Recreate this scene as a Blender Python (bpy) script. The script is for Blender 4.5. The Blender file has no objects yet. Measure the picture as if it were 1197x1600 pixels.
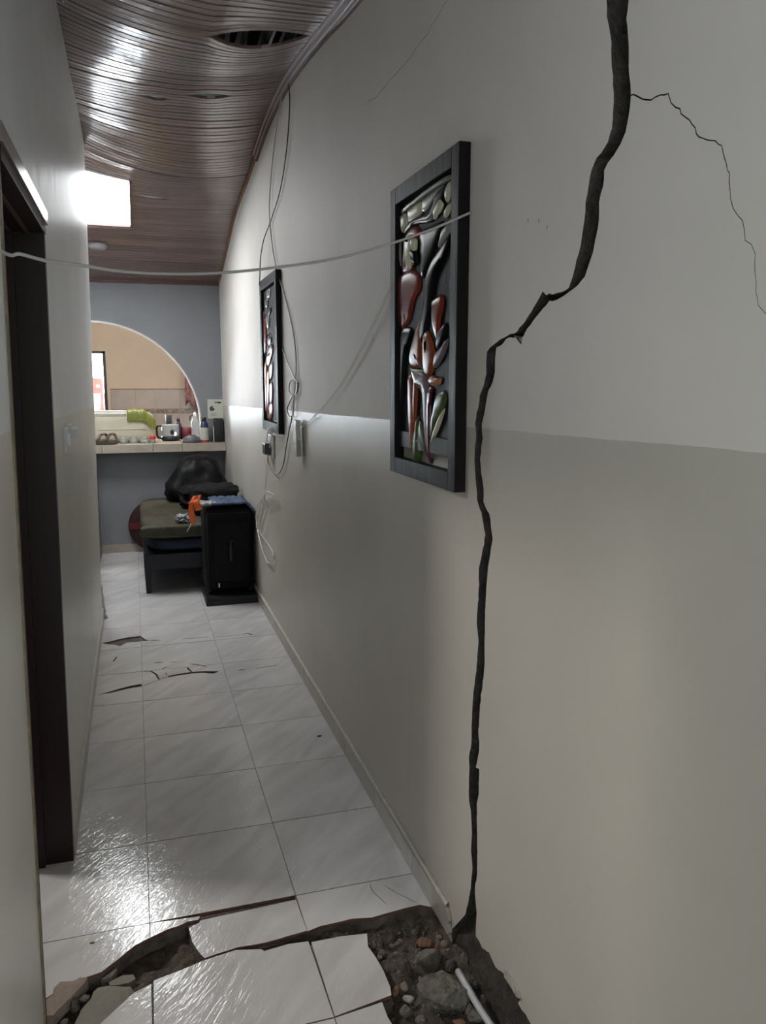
import bpy, bmesh, math, random
from mathutils import Vector, noise, geometry
S = bpy.context.scene
COL = S.collection
random.seed(7)

# ------------------------------------------------------------------ camera
F = 1250.0; EYE = Vector((0, 0, 1.5))
pit = math.atan(202 / F); yaw = math.atan(390.5 / F * math.cos(pit))
fw = Vector((math.sin(yaw) * math.cos(pit), math.cos(yaw) * math.cos(pit), -math.sin(pit)))
rt = Vector((math.cos(yaw), -math.sin(yaw), 0)); upv = rt.cross(fw)
cd = bpy.data.cameras.new('camera'); cam = bpy.data.objects.new('camera', cd); COL.objects.link(cam)
cam.location = EYE
cam.rotation_euler = (math.pi / 2 - pit, 0, -yaw)
cd.sensor_fit = 'HORIZONTAL'; cd.sensor_width = 36; cd.lens = F / 1197 * 36; cd.clip_start = .02
S.camera = cam

# ------------------------------------------------------------------ light
w = bpy.data.worlds.new('world'); S.world = w; w.use_nodes = True
bg = w.node_tree.nodes['Background']; bg.inputs[0].default_value = (.86, .93, 1, 1); bg.inputs[1].default_value = .8
S.view_settings.view_transform = 'Standard'; S.view_settings.look = 'None'
S.view_settings.exposure = 1.3; S.view_settings.gamma = 1; S.view_settings.use_curve_mapping = False

def area(name, loc, target, sx, sy, power, color):
    l = bpy.data.lights.new(name, 'AREA'); l.shape = 'RECTANGLE'; l.size = sx; l.size_y = sy
    l.energy = power; l.color = color
    o = bpy.data.objects.new(name, l); COL.objects.link(o); o.location = loc
    o.rotation_euler = (Vector(target) - Vector(loc)).to_track_quat('-Z', 'Y').to_euler()
    return o
SKY_PANEL = 10.5                                     # emission of the translucent roof panel
area('daylight_from_the_front_room', (2.3, -1.5, 1.35), (-.26, 1.3, 1.1), 1.8, 1.5, 31, (.88, .96, 1))
area('roof_light_of_the_side_room', (-2.25, 3.42, 3.05), (-.1, 2.05, 1.4), .45, .45, 21, (1, .97, .93))
area('side_room_fill', (-1.75, 6.3, 1.7), (.6, 6.3, 1.1), 1.2, 1.6, 3, (.85, .93, 1))  # added fill in the unseen alcove; no window stands there
area('kitchen_fill', (.1, 8.0, 2.72), (.1, 8.4, 0), .5, .3, 14, (1, .93, .84))  # added fill to brighten the kitchen, without any fitting

def at(ax, v, x, y):
    """the point of the plane axis=v seen at photograph pixel x, y"""
    d = fw + rt * ((x - 598.5) / F) + upv * ((800 - y) / F)
    return EYE + d * ((v - EYE[ax]) / d[ax])
XR, YB = .766, 7.40
def LX(z): return -.258 + .017 * z

# ------------------------------------------------------------------ materials
def nmat(name, col, rough=.6, metal=0, spec=.5, vary=0, vscale=5, bump=0, bscale=40, coat=0, emit=None, es=1, trans=0, alpha=1, stretch=None, col2=None):
    m = bpy.data.materials.new(name); m.use_nodes = True
    nt = m.node_tree; b = nt.nodes['Principled BSDF']
    b.inputs['Base Color'].default_value = (*col, 1); b.inputs['Roughness'].default_value = rough
    b.inputs['Metallic'].default_value = metal; b.inputs['Specular IOR Level'].default_value = spec
    b.inputs['Coat Weight'].default_value = coat; b.inputs['Coat Roughness'].default_value = .08
    b.inputs['Transmission Weight'].default_value = trans; b.inputs['Alpha'].default_value = alpha
    if emit: b.inputs['Emission Color'].default_value = (*emit, 1); b.inputs['Emission Strength'].default_value = es
    tc = nt.nodes.new('ShaderNodeTexCoord'); mp = nt.nodes.new('ShaderNodeMapping')
    nt.links.new(tc.outputs['Object'], mp.inputs[0])
    if stretch: mp.inputs['Scale'].default_value = stretch
    if vary or col2:
        n = nt.nodes.new('ShaderNodeTexNoise'); n.inputs['Scale'].default_value = vscale; n.inputs['Detail'].default_value = 6
        n.inputs['Roughness'].default_value = .6
        nt.links.new(mp.outputs[0], n.inputs['Vector'])
        r = nt.nodes.new('ShaderNodeValToRGB')
        c2 = col2 or tuple(c * (1 - vary) for c in col); c1 = col if col2 else tuple(min(1, c * (1 + vary)) for c in col)
        r.color_ramp.elements[0].color = (*c2, 1); r.color_ramp.elements[1].color = (*c1, 1)
        r.color_ramp.elements[0].position = .32; r.color_ramp.elements[1].position = .68
        nt.links.new(n.outputs['Fac'], r.inputs[0]); nt.links.new(r.outputs[0], b.inputs['Base Color'])
    if bump:
        n2 = nt.nodes.new('ShaderNodeTexNoise'); n2.inputs['Scale'].default_value = bscale; n2.inputs['Detail'].default_value = 5
        nt.links.new(mp.outputs[0], n2.inputs['Vector'])
        bp = nt.nodes.new('ShaderNodeBump'); bp.inputs['Strength'].default_value = bump; bp.inputs['Distance'].default_value = .01
        nt.links.new(n2.outputs['Fac'], bp.inputs['Height']); nt.links.new(bp.outputs[0], b.inputs['Normal'])
    return m

def wall_paint(name, up, low, z0, slope):
    """matt emulsion above, oil enamel below a hand-painted line z = z0 + slope*y"""
    m = bpy.data.materials.new(name); m.use_nodes = True; nt = m.node_tree; N = nt.nodes; Lk = nt.links
    b = N['Principled BSDF']
    g = N.new('ShaderNodeTexCoord'); sp = N.new('ShaderNodeSeparateXYZ'); Lk.new(g.outputs['Object'], sp.inputs[0])
    ns = N.new('ShaderNodeTexNoise'); ns.inputs['Scale'].default_value = 6; Lk.new(g.outputs['Object'], ns.inputs['Vector'])
    a = N.new('ShaderNodeMath'); a.operation = 'MULTIPLY_ADD'; a.inputs[1].default_value = slope; a.inputs[2].default_value = z0 - .004
    Lk.new(sp.outputs['Y'], a.inputs[0])
    a2 = N.new('ShaderNodeMath'); a2.operation = 'MULTIPLY_ADD'; a2.inputs[1].default_value = .008; Lk.new(ns.outputs['Fac'], a2.inputs[0]); Lk.new(a.outputs[0], a2.inputs[2])
    gt = N.new('ShaderNodeMath'); gt.operation = 'GREATER_THAN'; Lk.new(sp.outputs['Z'], gt.inputs[0]); Lk.new(a2.outputs[0], gt.inputs[1])
    mx = N.new('ShaderNodeMix'); mx.data_type = 'RGBA'; Lk.new(gt.outputs[0], mx.inputs['Factor'])
    mx.inputs['A'].default_value = (*low, 1); mx.inputs['B'].default_value = (*up, 1)
    n = N.new('ShaderNodeTexNoise'); n.inputs['Scale'].default_value = 2.2; n.inputs['Detail'].default_value = 7; Lk.new(g.outputs['Object'], n.inputs['Vector'])
    mr = N.new('ShaderNodeMapRange'); mr.inputs['From Min'].default_value = .3; mr.inputs['From Max'].default_value = .7; mr.inputs['To Min'].default_value = .94; mr.inputs['To Max'].default_value = 1.04
    Lk.new(n.outputs['Fac'], mr.inputs['Value'])
    mu = N.new('ShaderNodeMix'); mu.data_type = 'RGBA'; mu.blend_type = 'MULTIPLY'; mu.inputs['Factor'].default_value = 1
    Lk.new(mx.outputs['Result'], mu.inputs['A']); Lk.new(mr.outputs[0], mu.inputs['B']); Lk.new(mu.outputs['Result'], b.inputs['Base Color'])
    rr = N.new('ShaderNodeMapRange'); b.inputs['Specular IOR Level'].default_value = .2; rr.inputs['To Min'].default_value = .36; rr.inputs['To Max'].default_value = .62; Lk.new(gt.outputs[0], rr.inputs['Value']); Lk.new(rr.outputs[0], b.inputs['Roughness'])
    n2 = N.new('ShaderNodeTexNoise'); n2.inputs['Scale'].default_value = 5; n2.inputs['Detail'].default_value = 8; n2.inputs['Roughness'].default_value = .62
    Lk.new(g.outputs['Object'], n2.inputs['Vector'])
    bp = N.new('ShaderNodeBump'); bp.inputs['Strength'].default_value = .35; bp.inputs['Distance'].default_value = .008
    Lk.new(n2.outputs['Fac'], bp.inputs['Height']); Lk.new(bp.outputs[0], b.inputs['Normal'])
    return m

M = {}
M['wall'] = wall_paint('beige_two_tone_paint', (.73, .69, .645), (.54, .505, .45), 1.425, -.0168)
M['wall_l'] = wall_paint('two_tone_paint_lit', (.80, .83, .83), (.66, .645, .57), 1.432, -.0155)  # same paint as the right wall; its cool brighter light is put into the colour
_nt = M['wall_l'].node_tree
for _n in _nt.nodes:
    if _n.type == 'BSDF_PRINCIPLED': _n.inputs['Specular IOR Level'].default_value = .55
    if _n.type == 'MAP_RANGE' and abs(_n.inputs['To Max'].default_value - .62) < .01: _n.inputs['To Max'].default_value = .42
M['mortar'] = nmat('broken_mortar', (.055, .048, .043), .95, vary=.45, vscale=30, bump=1, bscale=70)
M['backwall'] = nmat('blue_grey_paint', (.235, .24, .255), .6, vary=.05, vscale=3, bump=.15, bscale=12)
M['archrim'] = nmat('pale_arch_edge', (.62, .57, .54), .6, vary=.06)
M['kitchenwall'] = nmat('kitchen_beige_paint', (.56, .47, .37), .6, vary=.05, vscale=3)
M['kitchentile'] = nmat('kitchen_wall_tile', (.42, .37, .33), .3, vary=.12, vscale=4)
M['kborder'] = nmat('kitchen_border_tile', (.45, .36, .30), .3, col2=(.10, .05, .04), vscale=22)
M['countertile'] = nmat('counter_tile', (.40, .345, .28), .35, vary=.13, vscale=9)
M['skirt'] = nmat('skirting_tile', (.44, .405, .36), .3, vary=.14, vscale=14, bump=.1)
M['skirttop'] = nmat('skirting_grout', (.60, .57, .50), .8, vary=.1, vscale=30, bump=.4, bscale=80)
M['screed'] = nmat('dirty_screed', (.14, .115, .10), .95, vary=.4, vscale=25, bump=.9, bscale=80)
M['soil'] = nmat('dark_soil', (.13, .105, .082), 1, vary=.5, vscale=30, bump=1, bscale=140)
M['foundation'] = nmat('dark_foundation_earth', (.055, .046, .038), 1, vary=.5, vscale=20, bump=1, bscale=70)
M['rock'] = nmat('grey_concrete_rubble', (.20, .185, .155), .95, vary=.45, vscale=25, bump=1, bscale=90)
M['rockdark'] = nmat('dark_rubble', (.11, .098, .085), .95, vary=.35, vscale=25, bump=1, bscale=90)
M['brick'] = nmat('broken_clay_brick', (.27, .15, .09), .95, vary=.25, vscale=25, bump=.8, bscale=90)
M['concrete'] = nmat('greenish_screed_chunk', (.25, .235, .19), .8, vary=.15, vscale=10, bump=.4, bscale=60)
M['brownmortar'] = nmat('brown_mortar_chunk', (.30, .235, .19), .9, vary=.15, vscale=14, bump=.7, bscale=60)
M['white'] = nmat('white_chip', (.42, .41, .38), .6, vary=.1, vscale=30)
M['pvc'] = nmat('grey_white_pvc', (.55, .56, .57), .35, vary=.15, vscale=15)
M['tilebody'] = nmat('red_tile_body', (.17, .085, .06), .9, vary=.2, vscale=30)
M['cabw'] = nmat('white_cable_sheath', (.68, .66, .58), .5)
M['cabs'] = nmat('strung_cable_sheath', (.44, .44, .42), .4)
M['casing'] = nmat('glossy_head_casing', (.16, .14, .14), .2, spec=.7)
M['cabg'] = nmat('grey_cable_sheath', (.42, .41, .38), .45)
M['cabb'] = nmat('black_cable_sheath', (.012, .012, .012), .4)
M['blackplastic'] = nmat('black_plastic', (.015, .015, .016), .35)
M['blackcloth'] = nmat('black_nylon', (.007, .007, .0075), .75, spec=.2, vary=.3, vscale=20, bump=.4, bscale=60)
M['blackbag'] = nmat('black_bin_bag', (.004, .004, .004), .5, spec=.22, bump=.35, bscale=9)
M['navy'] = nmat('navy_cushion_cloth', (.022, .032, .055), .85, vary=.2, bump=.3, bscale=60)
M['benchwood'] = nmat('blue_black_painted_wood', (.014, .015, .019), .45, spec=.3, bump=.2, bscale=20)
M['foam'] = nmat('worn_olive_cover', (.072, .058, .032), .8, col2=(.028, .024, .015), vscale=7, bump=.9, bscale=9)
M['foamedge'] = nmat('olive_cover_edge', (.055, .055, .034), .8, vary=.3, vscale=25, bump=.6, bscale=50)
M['denim'] = nmat('blue_denim', (.055, .08, .14), .85, vary=.5, vscale=14, bump=.6, bscale=40)
M['orange'] = nmat('orange_webbing', (.85, .16, .03), .6, vary=.15, vscale=20)
M['claret'] = nmat('dark_claret_cloth', (.04, .010, .010), .7, vary=.3)
M['claretb'] = nmat('claret_stripe', (.13, .012, .018), .6)
M['greycloth'] = nmat('grey_white_cloth', (.35, .35, .36), .8, vary=.4, vscale=30, bump=.5)
M['frame'] = nmat('black_stained_wood', (.011, .0095, .009), .5, spec=.1, vary=.3, vscale=6, bump=.25, bscale=30, stretch=(1, 1, .15))
M['panel'] = nmat('black_lacquered_panel', (.006, .006, .006), .6, spec=.08, bump=.2, bscale=30)
M['red'] = nmat('red_lacquer', (.20, .030, .018), .30, spec=.07, vary=.3, vscale=12, coat=0)
M['orangel'] = nmat('burnt_orange_lacquer', (.26, .065, .022), .30, spec=.07, vary=.45, vscale=14, coat=0, stretch=(1, 1, .2))
M['amber'] = nmat('amber_lacquer', (.36, .15, .03), .30, spec=.07, vary=.3, vscale=14, coat=0)
M['greenl'] = nmat('green_lacquer', (.085, .12, .045), .30, spec=.07, vary=.35, vscale=20, coat=0)
M['cream'] = nmat('cream_lacquer', (.62, .60, .44), .30, spec=.07, vary=.1, coat=0)
M['mauve'] = nmat('mauve_grey_lacquer', (.19, .145, .16), .30, spec=.07, vary=.2, coat=0)
M['plum'] = nmat('plum_lacquer', (.10, .025, .04), .30, spec=.07, vary=.2, coat=0)
M['salmon'] = nmat('salmon_lacquer', (.48, .19, .11), .30, spec=.07, coat=0)
M['greyl'] = nmat('grey_lacquer', (.28, .29, .26), .30, spec=.07, vary=.2, coat=0)
M['blackl'] = nmat('black_green_lacquer', (.007, .009, .008), .30, spec=.05)
M['doorwood'] = nmat('dark_mahogany', (.016, .006, .0055), .42, spec=.3, vary=.22, vscale=16, stretch=(3, 3, .12))
M['doorjamb2'] = nmat('worn_brown_casing', (.10, .055, .035), .5, vary=.4, vscale=20, stretch=(2, 2, .3))
M['creamcaulk'] = nmat('cream_caulk_line', (.22, .18, .12), .8, vary=.35, vscale=25)
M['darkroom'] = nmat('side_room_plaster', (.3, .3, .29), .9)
M['ceilback'] = nmat('dark_void_above_boards', (.010, .017, .016), .95)
M['lath'] = nmat('brightened_lath', (.42, .42, .36), .8, vary=.4, vscale=20)  # colour brightened so the laths look lit
M['trim'] = nmat('mahogany_moulding', (.115, .06, .052), .4, spec=.3, vary=.2, vscale=12, coat=0)
M['trimlight'] = nmat('pink_moulding_bead', (.42, .31, .29), .3, vary=.1)
M['skylight'] = nmat('translucent_roof_panel', (.9, .95, 1), .4, emit=(.95, .98, 1), es=SKY_PANEL)
M['switch'] = nmat('white_switch_plastic', (.62, .62, .60), .3)
M['lamp'] = nmat('ceiling_fitting_plastic', (.30, .28, .29), .4)
M['lime'] = nmat('lime_plastic', (.22, .24, .04), .4, vary=.08)
M['creamplastic'] = nmat('cream_translucent_plastic', (.62, .58, .44), .35, vary=.06)
M['whiteplastic'] = nmat('white_plastic', (.85, .86, .85), .3)
M['glass'] = nmat('clear_glass', (.9, .95, .95), .05, trans=.85, alpha=.55)
M['glassjug'] = nmat('smoky_clear_plastic', (.55, .58, .60), .12, trans=.3)
M['steel'] = nmat('grey_metal', (.45, .45, .46), .3, metal=.8)
M['blueb'] = nmat('blue_bottle_plastic', (.03, .05, .11), .2)
M['label'] = nmat('white_label', (.52, .52, .45), .5, vary=.1, vscale=60)
M['redcap'] = nmat('red_plastic', (.55, .03, .03), .35)
M['brownshoe'] = nmat('brown_patterned_leather', (.30, .22, .17), .5, col2=(.05, .03, .025), vscale=35)
M['sole'] = nmat('dark_sole', (.06, .05, .04), .7)
M['greybowl'] = nmat('charcoal_plastic', (.09, .085, .09), .5)
M['purple'] = nmat('purple_plastic', (.06, .03, .07), .4)
M['curtain'] = nmat('claret_flowered_cloth', (.40, .26, .25), .85, col2=(.13, .012, .02), vscale=16)
M['winframe'] = nmat('dark_window_frame', (.03, .035, .04), .4)
M['outside'] = nmat('bright_yard_daylight', (.8, .85, .9), .9, emit=(.85, .93, 1), es=22)
M['yardred'] = nmat('red_washing', (.65, .05, .04), .8, vary=.4, vscale=25, emit=(.8, .10, .07), es=.25)  # weak emission stands in for daylight on the cloth
M['yardblue'] = nmat('blue_grey_yard', (.35, .42, .55), .8, vary=.4, vscale=25)
M['card'] = nmat('cream_card', (.58, .58, .50), .6)
M['ink'] = nmat('black_ink', (.015, .015, .015), .6)
M['inkgrey'] = nmat('grey_ink', (.20, .20, .22), .6)
M['hair'] = nmat('dark_joint', (.05, .045, .04), .9)
M['bluegloss'] = nmat('pale_blue_door_gloss', (.3, .3, .3), .4)
M['rim'] = nmat('chipped_plaster', (.42, .40, .36), .9, vary=.25, vscale=30, bump=.8, bscale=60)

# marble floor tile
def tile_mat():
    m = bpy.data.materials.new('white_marbled_ceramic'); m.use_nodes = True; nt = m.node_tree; N = nt.nodes; Lk = nt.links
    b = N['Principled BSDF']; g = N.new('ShaderNodeTexCoord'); oi = N.new('ShaderNodeObjectInfo')
    mp = N.new('ShaderNodeMapping'); mp.vector_type = 'TEXTURE'; mp.inputs['Rotation'].default_value = (0, 0, math.radians(48)); mp.inputs['Scale'].default_value = (1.7, .40, 1)
    ad = N.new('ShaderNodeVectorMath'); ad.operation = 'ADD'; Lk.new(g.outputs['Object'], ad.inputs[0])
    ml = N.new('ShaderNodeVectorMath'); ml.operation = 'SCALE'; ml.inputs['Scale'].default_value = 9
    cb = N.new('ShaderNodeCombineXYZ'); Lk.new(oi.outputs['Random'], cb.inputs[0]); Lk.new(oi.outputs['Random'], cb.inputs[2]); Lk.new(cb.outputs[0], ml.inputs[0]); Lk.new(ml.outputs[0], ad.inputs[1])
    Lk.new(ad.outputs[0], mp.inputs[0])
    n = N.new('ShaderNodeTexNoise'); n.inputs['Scale'].default_value = 4; n.inputs['Detail'].default_value = 7; n.inputs['Distortion'].default_value = .9; Lk.new(mp.outputs[0], n.inputs['Vector'])
    r = N.new('ShaderNodeValToRGB'); e = r.color_ramp.elements
    e[0].position = .28; e[0].color = (.56, .54, .52, 1); e[1].position = .62; e[1].color = (.72, .70, .69, 1)
    x = r.color_ramp.elements.new(.45); x.color = (.65, .63, .62, 1)
    Lk.new(n.outputs['Fac'], r.inputs[0]); Lk.new(r.outputs[0], b.inputs['Base Color'])
    b.inputs['Roughness'].default_value = .11; b.inputs['Specular IOR Level'].default_value = .5
    mp2 = N.new('ShaderNodeMapping'); mp2.vector_type = 'TEXTURE'; mp2.inputs['Rotation'].default_value = (0, 0, math.radians(52)); mp2.inputs['Scale'].default_value = (.075, .019, 1); Lk.new(ad.outputs[0], mp2.inputs[0])
    n2 = N.new('ShaderNodeTexNoise'); n2.inputs['Scale'].default_value = 1.5; n2.inputs['Detail'].default_value = 3; n2.inputs['Distortion'].default_value = 1.2; Lk.new(mp2.outputs[0], n2.inputs['Vector'])
    bp = N.new('ShaderNodeBump'); bp.inputs['Strength'].default_value = .45; bp.inputs['Distance'].default_value = .002; Lk.new(n2.outputs['Fac'], bp.inputs['Height']); Lk.new(bp.outputs[0], b.inputs['Normal'])
    return m
M['tile'] = tile_mat()

# varnished ceiling board: grain runs along x
def board_mat():
    m = bpy.data.materials.new('varnished_brown_board'); m.use_nodes = True; nt = m.node_tree; N = nt.nodes; Lk = nt.links
    b = N['Principled BSDF']; g = N.new('ShaderNodeTexCoord'); oi = N.new('ShaderNodeObjectInfo')
    mp = N.new('ShaderNodeMapping'); mp.inputs['Scale'].default_value = (2, 45, 3); Lk.new(g.outputs['Object'], mp.inputs[0])
    n = N.new('ShaderNodeTexNoise'); n.inputs['Scale'].default_value = 1.3; n.inputs['Detail'].default_value = 6; n.inputs['Distortion'].default_value = .4; Lk.new(mp.outputs[0], n.inputs['Vector'])
    r = N.new('ShaderNodeValToRGB'); e = r.color_ramp.elements
    e[0].position = .3; e[0].color = (.085, .048, .043, 1); e[1].position = .7; e[1].color = (.21, .125, .105, 1)
    Lk.new(n.outputs['Fac'], r.inputs[0])
    hs = N.new('ShaderNodeHueSaturation'); mr = N.new('ShaderNodeMapRange'); mr.inputs['To Min'].default_value = .75; mr.inputs['To Max'].default_value = 1.25
    Lk.new(oi.outputs['Random'], mr.inputs['Value']); Lk.new(mr.outputs[0], hs.inputs['Value']); Lk.new(r.outputs[0], hs.inputs['Color']); Lk.new(hs.outputs[0], b.inputs['Base Color'])
    b.inputs['Roughness'].default_value = .30; b.inputs['Specular IOR Level'].default_value = .6
    b.inputs['Coat Weight'].default_value = .8; b.inputs['Coat Roughness'].default_value = .2
    n2 = N.new('ShaderNodeTexNoise'); n2.inputs['Scale'].default_value = 7; n2.inputs['Detail'].default_value = 4; Lk.new(g.outputs['Object'], n2.inputs['Vector'])
    bp = N.new('ShaderNodeBump'); bp.inputs['Strength'].default_value = .5; bp.inputs['Distance'].default_value = .012; Lk.new(n2.outputs['Fac'], bp.inputs['Height']); Lk.new(bp.outputs[0], b.inputs['Normal']); Lk.new(bp.outputs[0], b.inputs['Coat Normal'])
    return m
M['board'] = board_mat()

# ------------------------------------------------------------------ helpers
def obj(name, bm, mat, parent=None, smooth=False, loc=None):
    me = bpy.data.meshes.new(name); bmesh.ops.recalc_face_normals(bm, faces=bm.faces); bm.to_mesh(me); bm.free()
    for m in (mat if isinstance(mat, (list, tuple)) else [mat]): me.materials.append(M[m] if isinstance(m, str) else m)
    if smooth:
        for p in me.polygons: p.use_smooth = True
    o = bpy.data.objects.new(name, me); COL.objects.link(o)
    if parent: o.parent = parent
    if loc: o.location = loc
    return o
def raw(name, verts, faces, mat, parent=None, smooth=False, mi=None):
    bm = bmesh.new(); vs = [bm.verts.new(v) for v in verts]
    for i, f in enumerate(faces):
        try:
            fa = bm.faces.new([vs[k] for k in f])
            if mi: fa.material_index = mi[i]
        except ValueError: pass
    return obj(name, bm, mat, parent, smooth)
def thing(name, label, cat, group=None):
    o = bpy.data.objects.new(name, None); COL.objects.link(o); o.empty_display_size = .05
    o['label'] = label; o['category'] = cat
    if group: o['group'] = group
    return o
def tag(o, label, cat, group=None):
    o['label'] = label; o['category'] = cat
    if group: o['group'] = group
    return o
def struct(o): o['kind'] = 'structure'; return o
def settle(root, loc):
    """parts were built in world space: move the empty to its base, keep the parts where they are"""
    L = Vector(loc); root.location = L
    for c in COL.objects:
        if c.parent == root and c.type == 'MESH': 
            c.location = c.location - L
def bx(bm, x0, x1, y0, y1, z0, z1, bev=0):
    r = bmesh.ops.create_cube(bm, size=1); vs = r['verts']
    for v in vs: v.co = Vector(((x0 + x1) / 2 + v.co.x * (x1 - x0), (y0 + y1) / 2 + v.co.y * (y1 - y0), (z0 + z1) / 2 + v.co.z * (z1 - z0)))
    if bev:
        es = list({e for v in vs for e in v.link_edges}); bmesh.ops.bevel(bm, geom=es, offset=bev, segments=2, affect='EDGES', profile=.5)
def box(name, x0, x1, y0, y1, z0, z1, mat, parent=None, bev=0, smooth=False):
    bm = bmesh.new(); bx(bm, x0, x1, y0, y1, z0, z1, bev); return obj(name, bm, mat, parent, smooth)
def catmull(P, n=6):
    P = [Vector(p) for p in P]; out = []
    for i in range(len(P) - 1):
        a = P[max(i - 1, 0)]; b = P[i]; c = P[i + 1]; d = P[min(i + 2, len(P) - 1)]
        for k in range(n):
            t = k / n
            out.append(.5 * ((2 * b) + (c - a) * t + (2 * a - 5 * b + 4 * c - d) * t * t + (3 * b - a - 3 * c + d) * t ** 3))
    return out + [P[-1]]
def tubebm(bm, P, r, seg=8, n=6, smooth=True):
    P = catmull(P, n) if smooth else [Vector(p) for p in P]
    rings = []; up = Vector((0, .31, .95))
    for i, p in enumerate(P):
        d = (P[min(i + 1, len(P) - 1)] - P[max(i - 1, 0)]).normalized()
        a = d.cross(up)
        if a.length < .05: a = d.cross(Vector((1, 0, 0)))
        a.normalize(); b = d.cross(a)
        rr = r[i * len(r) // len(P)] if isinstance(r, list) else r
        rings.append([bm.verts.new(p + a * rr * math.cos(2 * math.pi * k / seg) + b * rr * math.sin(2 * math.pi * k / seg)) for k in range(seg)])
    for A, B in zip(rings, rings[1:]):
        for k in range(seg): bm.faces.new((A[k], A[(k + 1) % seg], B[(k + 1) % seg], B[k]))
    bm.faces.new(rings[0]); bm.faces.new(rings[-1])
def tube(name, P, r, mat, parent=None, seg=8, n=6, smooth=True):
    bm = bmesh.new(); tubebm(bm, P, r, seg, n, smooth); return obj(name, bm, mat, parent, True)
def lathe(name, c, prof, mat, parent=None, seg=20, sx=1, sy=1):
    bm = bmesh.new(); rings = []
    for r, z in prof:
        rings.append([bm.verts.new((c[0] + sx * r * math.cos(2 * math.pi * k / seg), c[1] + sy * r * math.sin(2 * math.pi * k / seg), c[2] + z)) for k in range(seg)])
    for A, B in zip(rings, rings[1:]):
        for k in range(seg): bm.faces.new((A[k], A[(k + 1) % seg], B[(k + 1) % seg], B[k]))
    bm.faces.new(rings[0]); bm.faces.new(rings[-1]); return obj(name, bm, mat, parent, True)

def inside(p, poly):
    c = False; j = len(poly) - 1
    for i in range(len(poly)):
        a, b = poly[i], poly[j]
        if (a[1] > p[1]) != (b[1] > p[1]) and p[0] < (b[0] - a[0]) * (p[1] - a[1]) / (b[1] - a[1]) + a[0]: c = not c
        j = i
    return c
def carve(outer, holes=()):
    """outline minus holes -> list of connected pieces (2-D vertices, triangles)"""
    vs, es = [], []
    for L in [outer] + list(holes):
        b = len(vs); vs += [Vector((p[0], p[1])) for p in L]; es += [(b + i, b + (i + 1) % len(L)) for i in range(len(L))]
    V, E, Fc, *_ = geometry.delaunay_2d_cdt(vs, es, [], 0, 1e-7)
    keep = []
    for f in Fc:
        c = sum((V[i] for i in f), Vector((0, 0))) / len(f)
        if inside(c, outer) and not any(inside(c, h) for h in holes): keep.append(tuple(f))
    em = {}
    for i, f in enumerate(keep):
        for a, b in zip(f, f[1:] + f[:1]): em.setdefault(frozenset((a, b)), []).append(i)
    seen = set(); comps = []
    for s in range(len(keep)):
        if s in seen: continue
        st = [s]; seen.add(s); comp = []
        while st:
            i = st.pop(); comp.append(keep[i]); f = keep[i]
            for a, b in zip(f, f[1:] + f[:1]):
                for j in em[frozenset((a, b))]:
                    if j not in seen: seen.add(j); st.append(j)
        comps.append(comp)
    return V, comps
def slab(bm, V, comp, front, back, side_mat=1, bev=None):
    """solid from a flat piece; front/back map a 2-D vertex to 3-D"""
    ids = sorted({i for f in comp for i in f}); A = {i: bm.verts.new(front(V[i])) for i in ids}; B = {i: bm.verts.new(back(V[i])) for i in ids}
    cnt = {}
    for f in comp:
        bm.faces.new([A[i] for i in f]).material_index = 0
        bm.faces.new([B[i] for i in reversed(f)]).material_index = side_mat
        for a, b in zip(f, f[1:] + f[:1]):
            k = frozenset((a, b)); cnt[k] = None if k in cnt else (a, b)
    for e in cnt.values():
        if e: bm.faces.new((A[e[1]], A[e[0]], B[e[0]], B[e[1]])).material_index = side_mat
def rough(L, amp, step, closed=False, seed=0):
    """resample a 2-D polyline and jitter it so that the break looks torn"""
    out = []; n = len(L)
    for i in range(n if closed else n - 1):
        a = Vector(L[i]); b = Vector(L[(i + 1) % n]); k = max(1, int((b - a).length / step))
        for j in range(k):
            p = a.lerp(b, j / k)
            if not (i == 0 and j == 0 and not closed): p = p + Vector((noise.noise(Vector((p.x * 60, p.y * 60, seed))), noise.noise(Vector((p.x * 60, p.y * 60, seed + 9))))) * amp
            out.append(p)
    if not closed: out.append(Vector(L[-1]))
    return out
def ribbon(L, wd):
    """thin closed polygon around a polyline; wd = list or number of half widths"""
    L = [Vector(p) for p in L]; l = []; r = []
    for i, p in enumerate(L):
        d = (L[min(i + 1, len(L) - 1)] - L[max(i - 1, 0)]).normalized(); nrm = Vector((-d.y, d.x))
        ww = wd[i] if isinstance(wd, list) else (wd if 0 < i < len(L) - 1 else wd * .15)
        l.append(p + nrm * ww); r.append(p - nrm * ww)
    return l + r[::-1]

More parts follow.
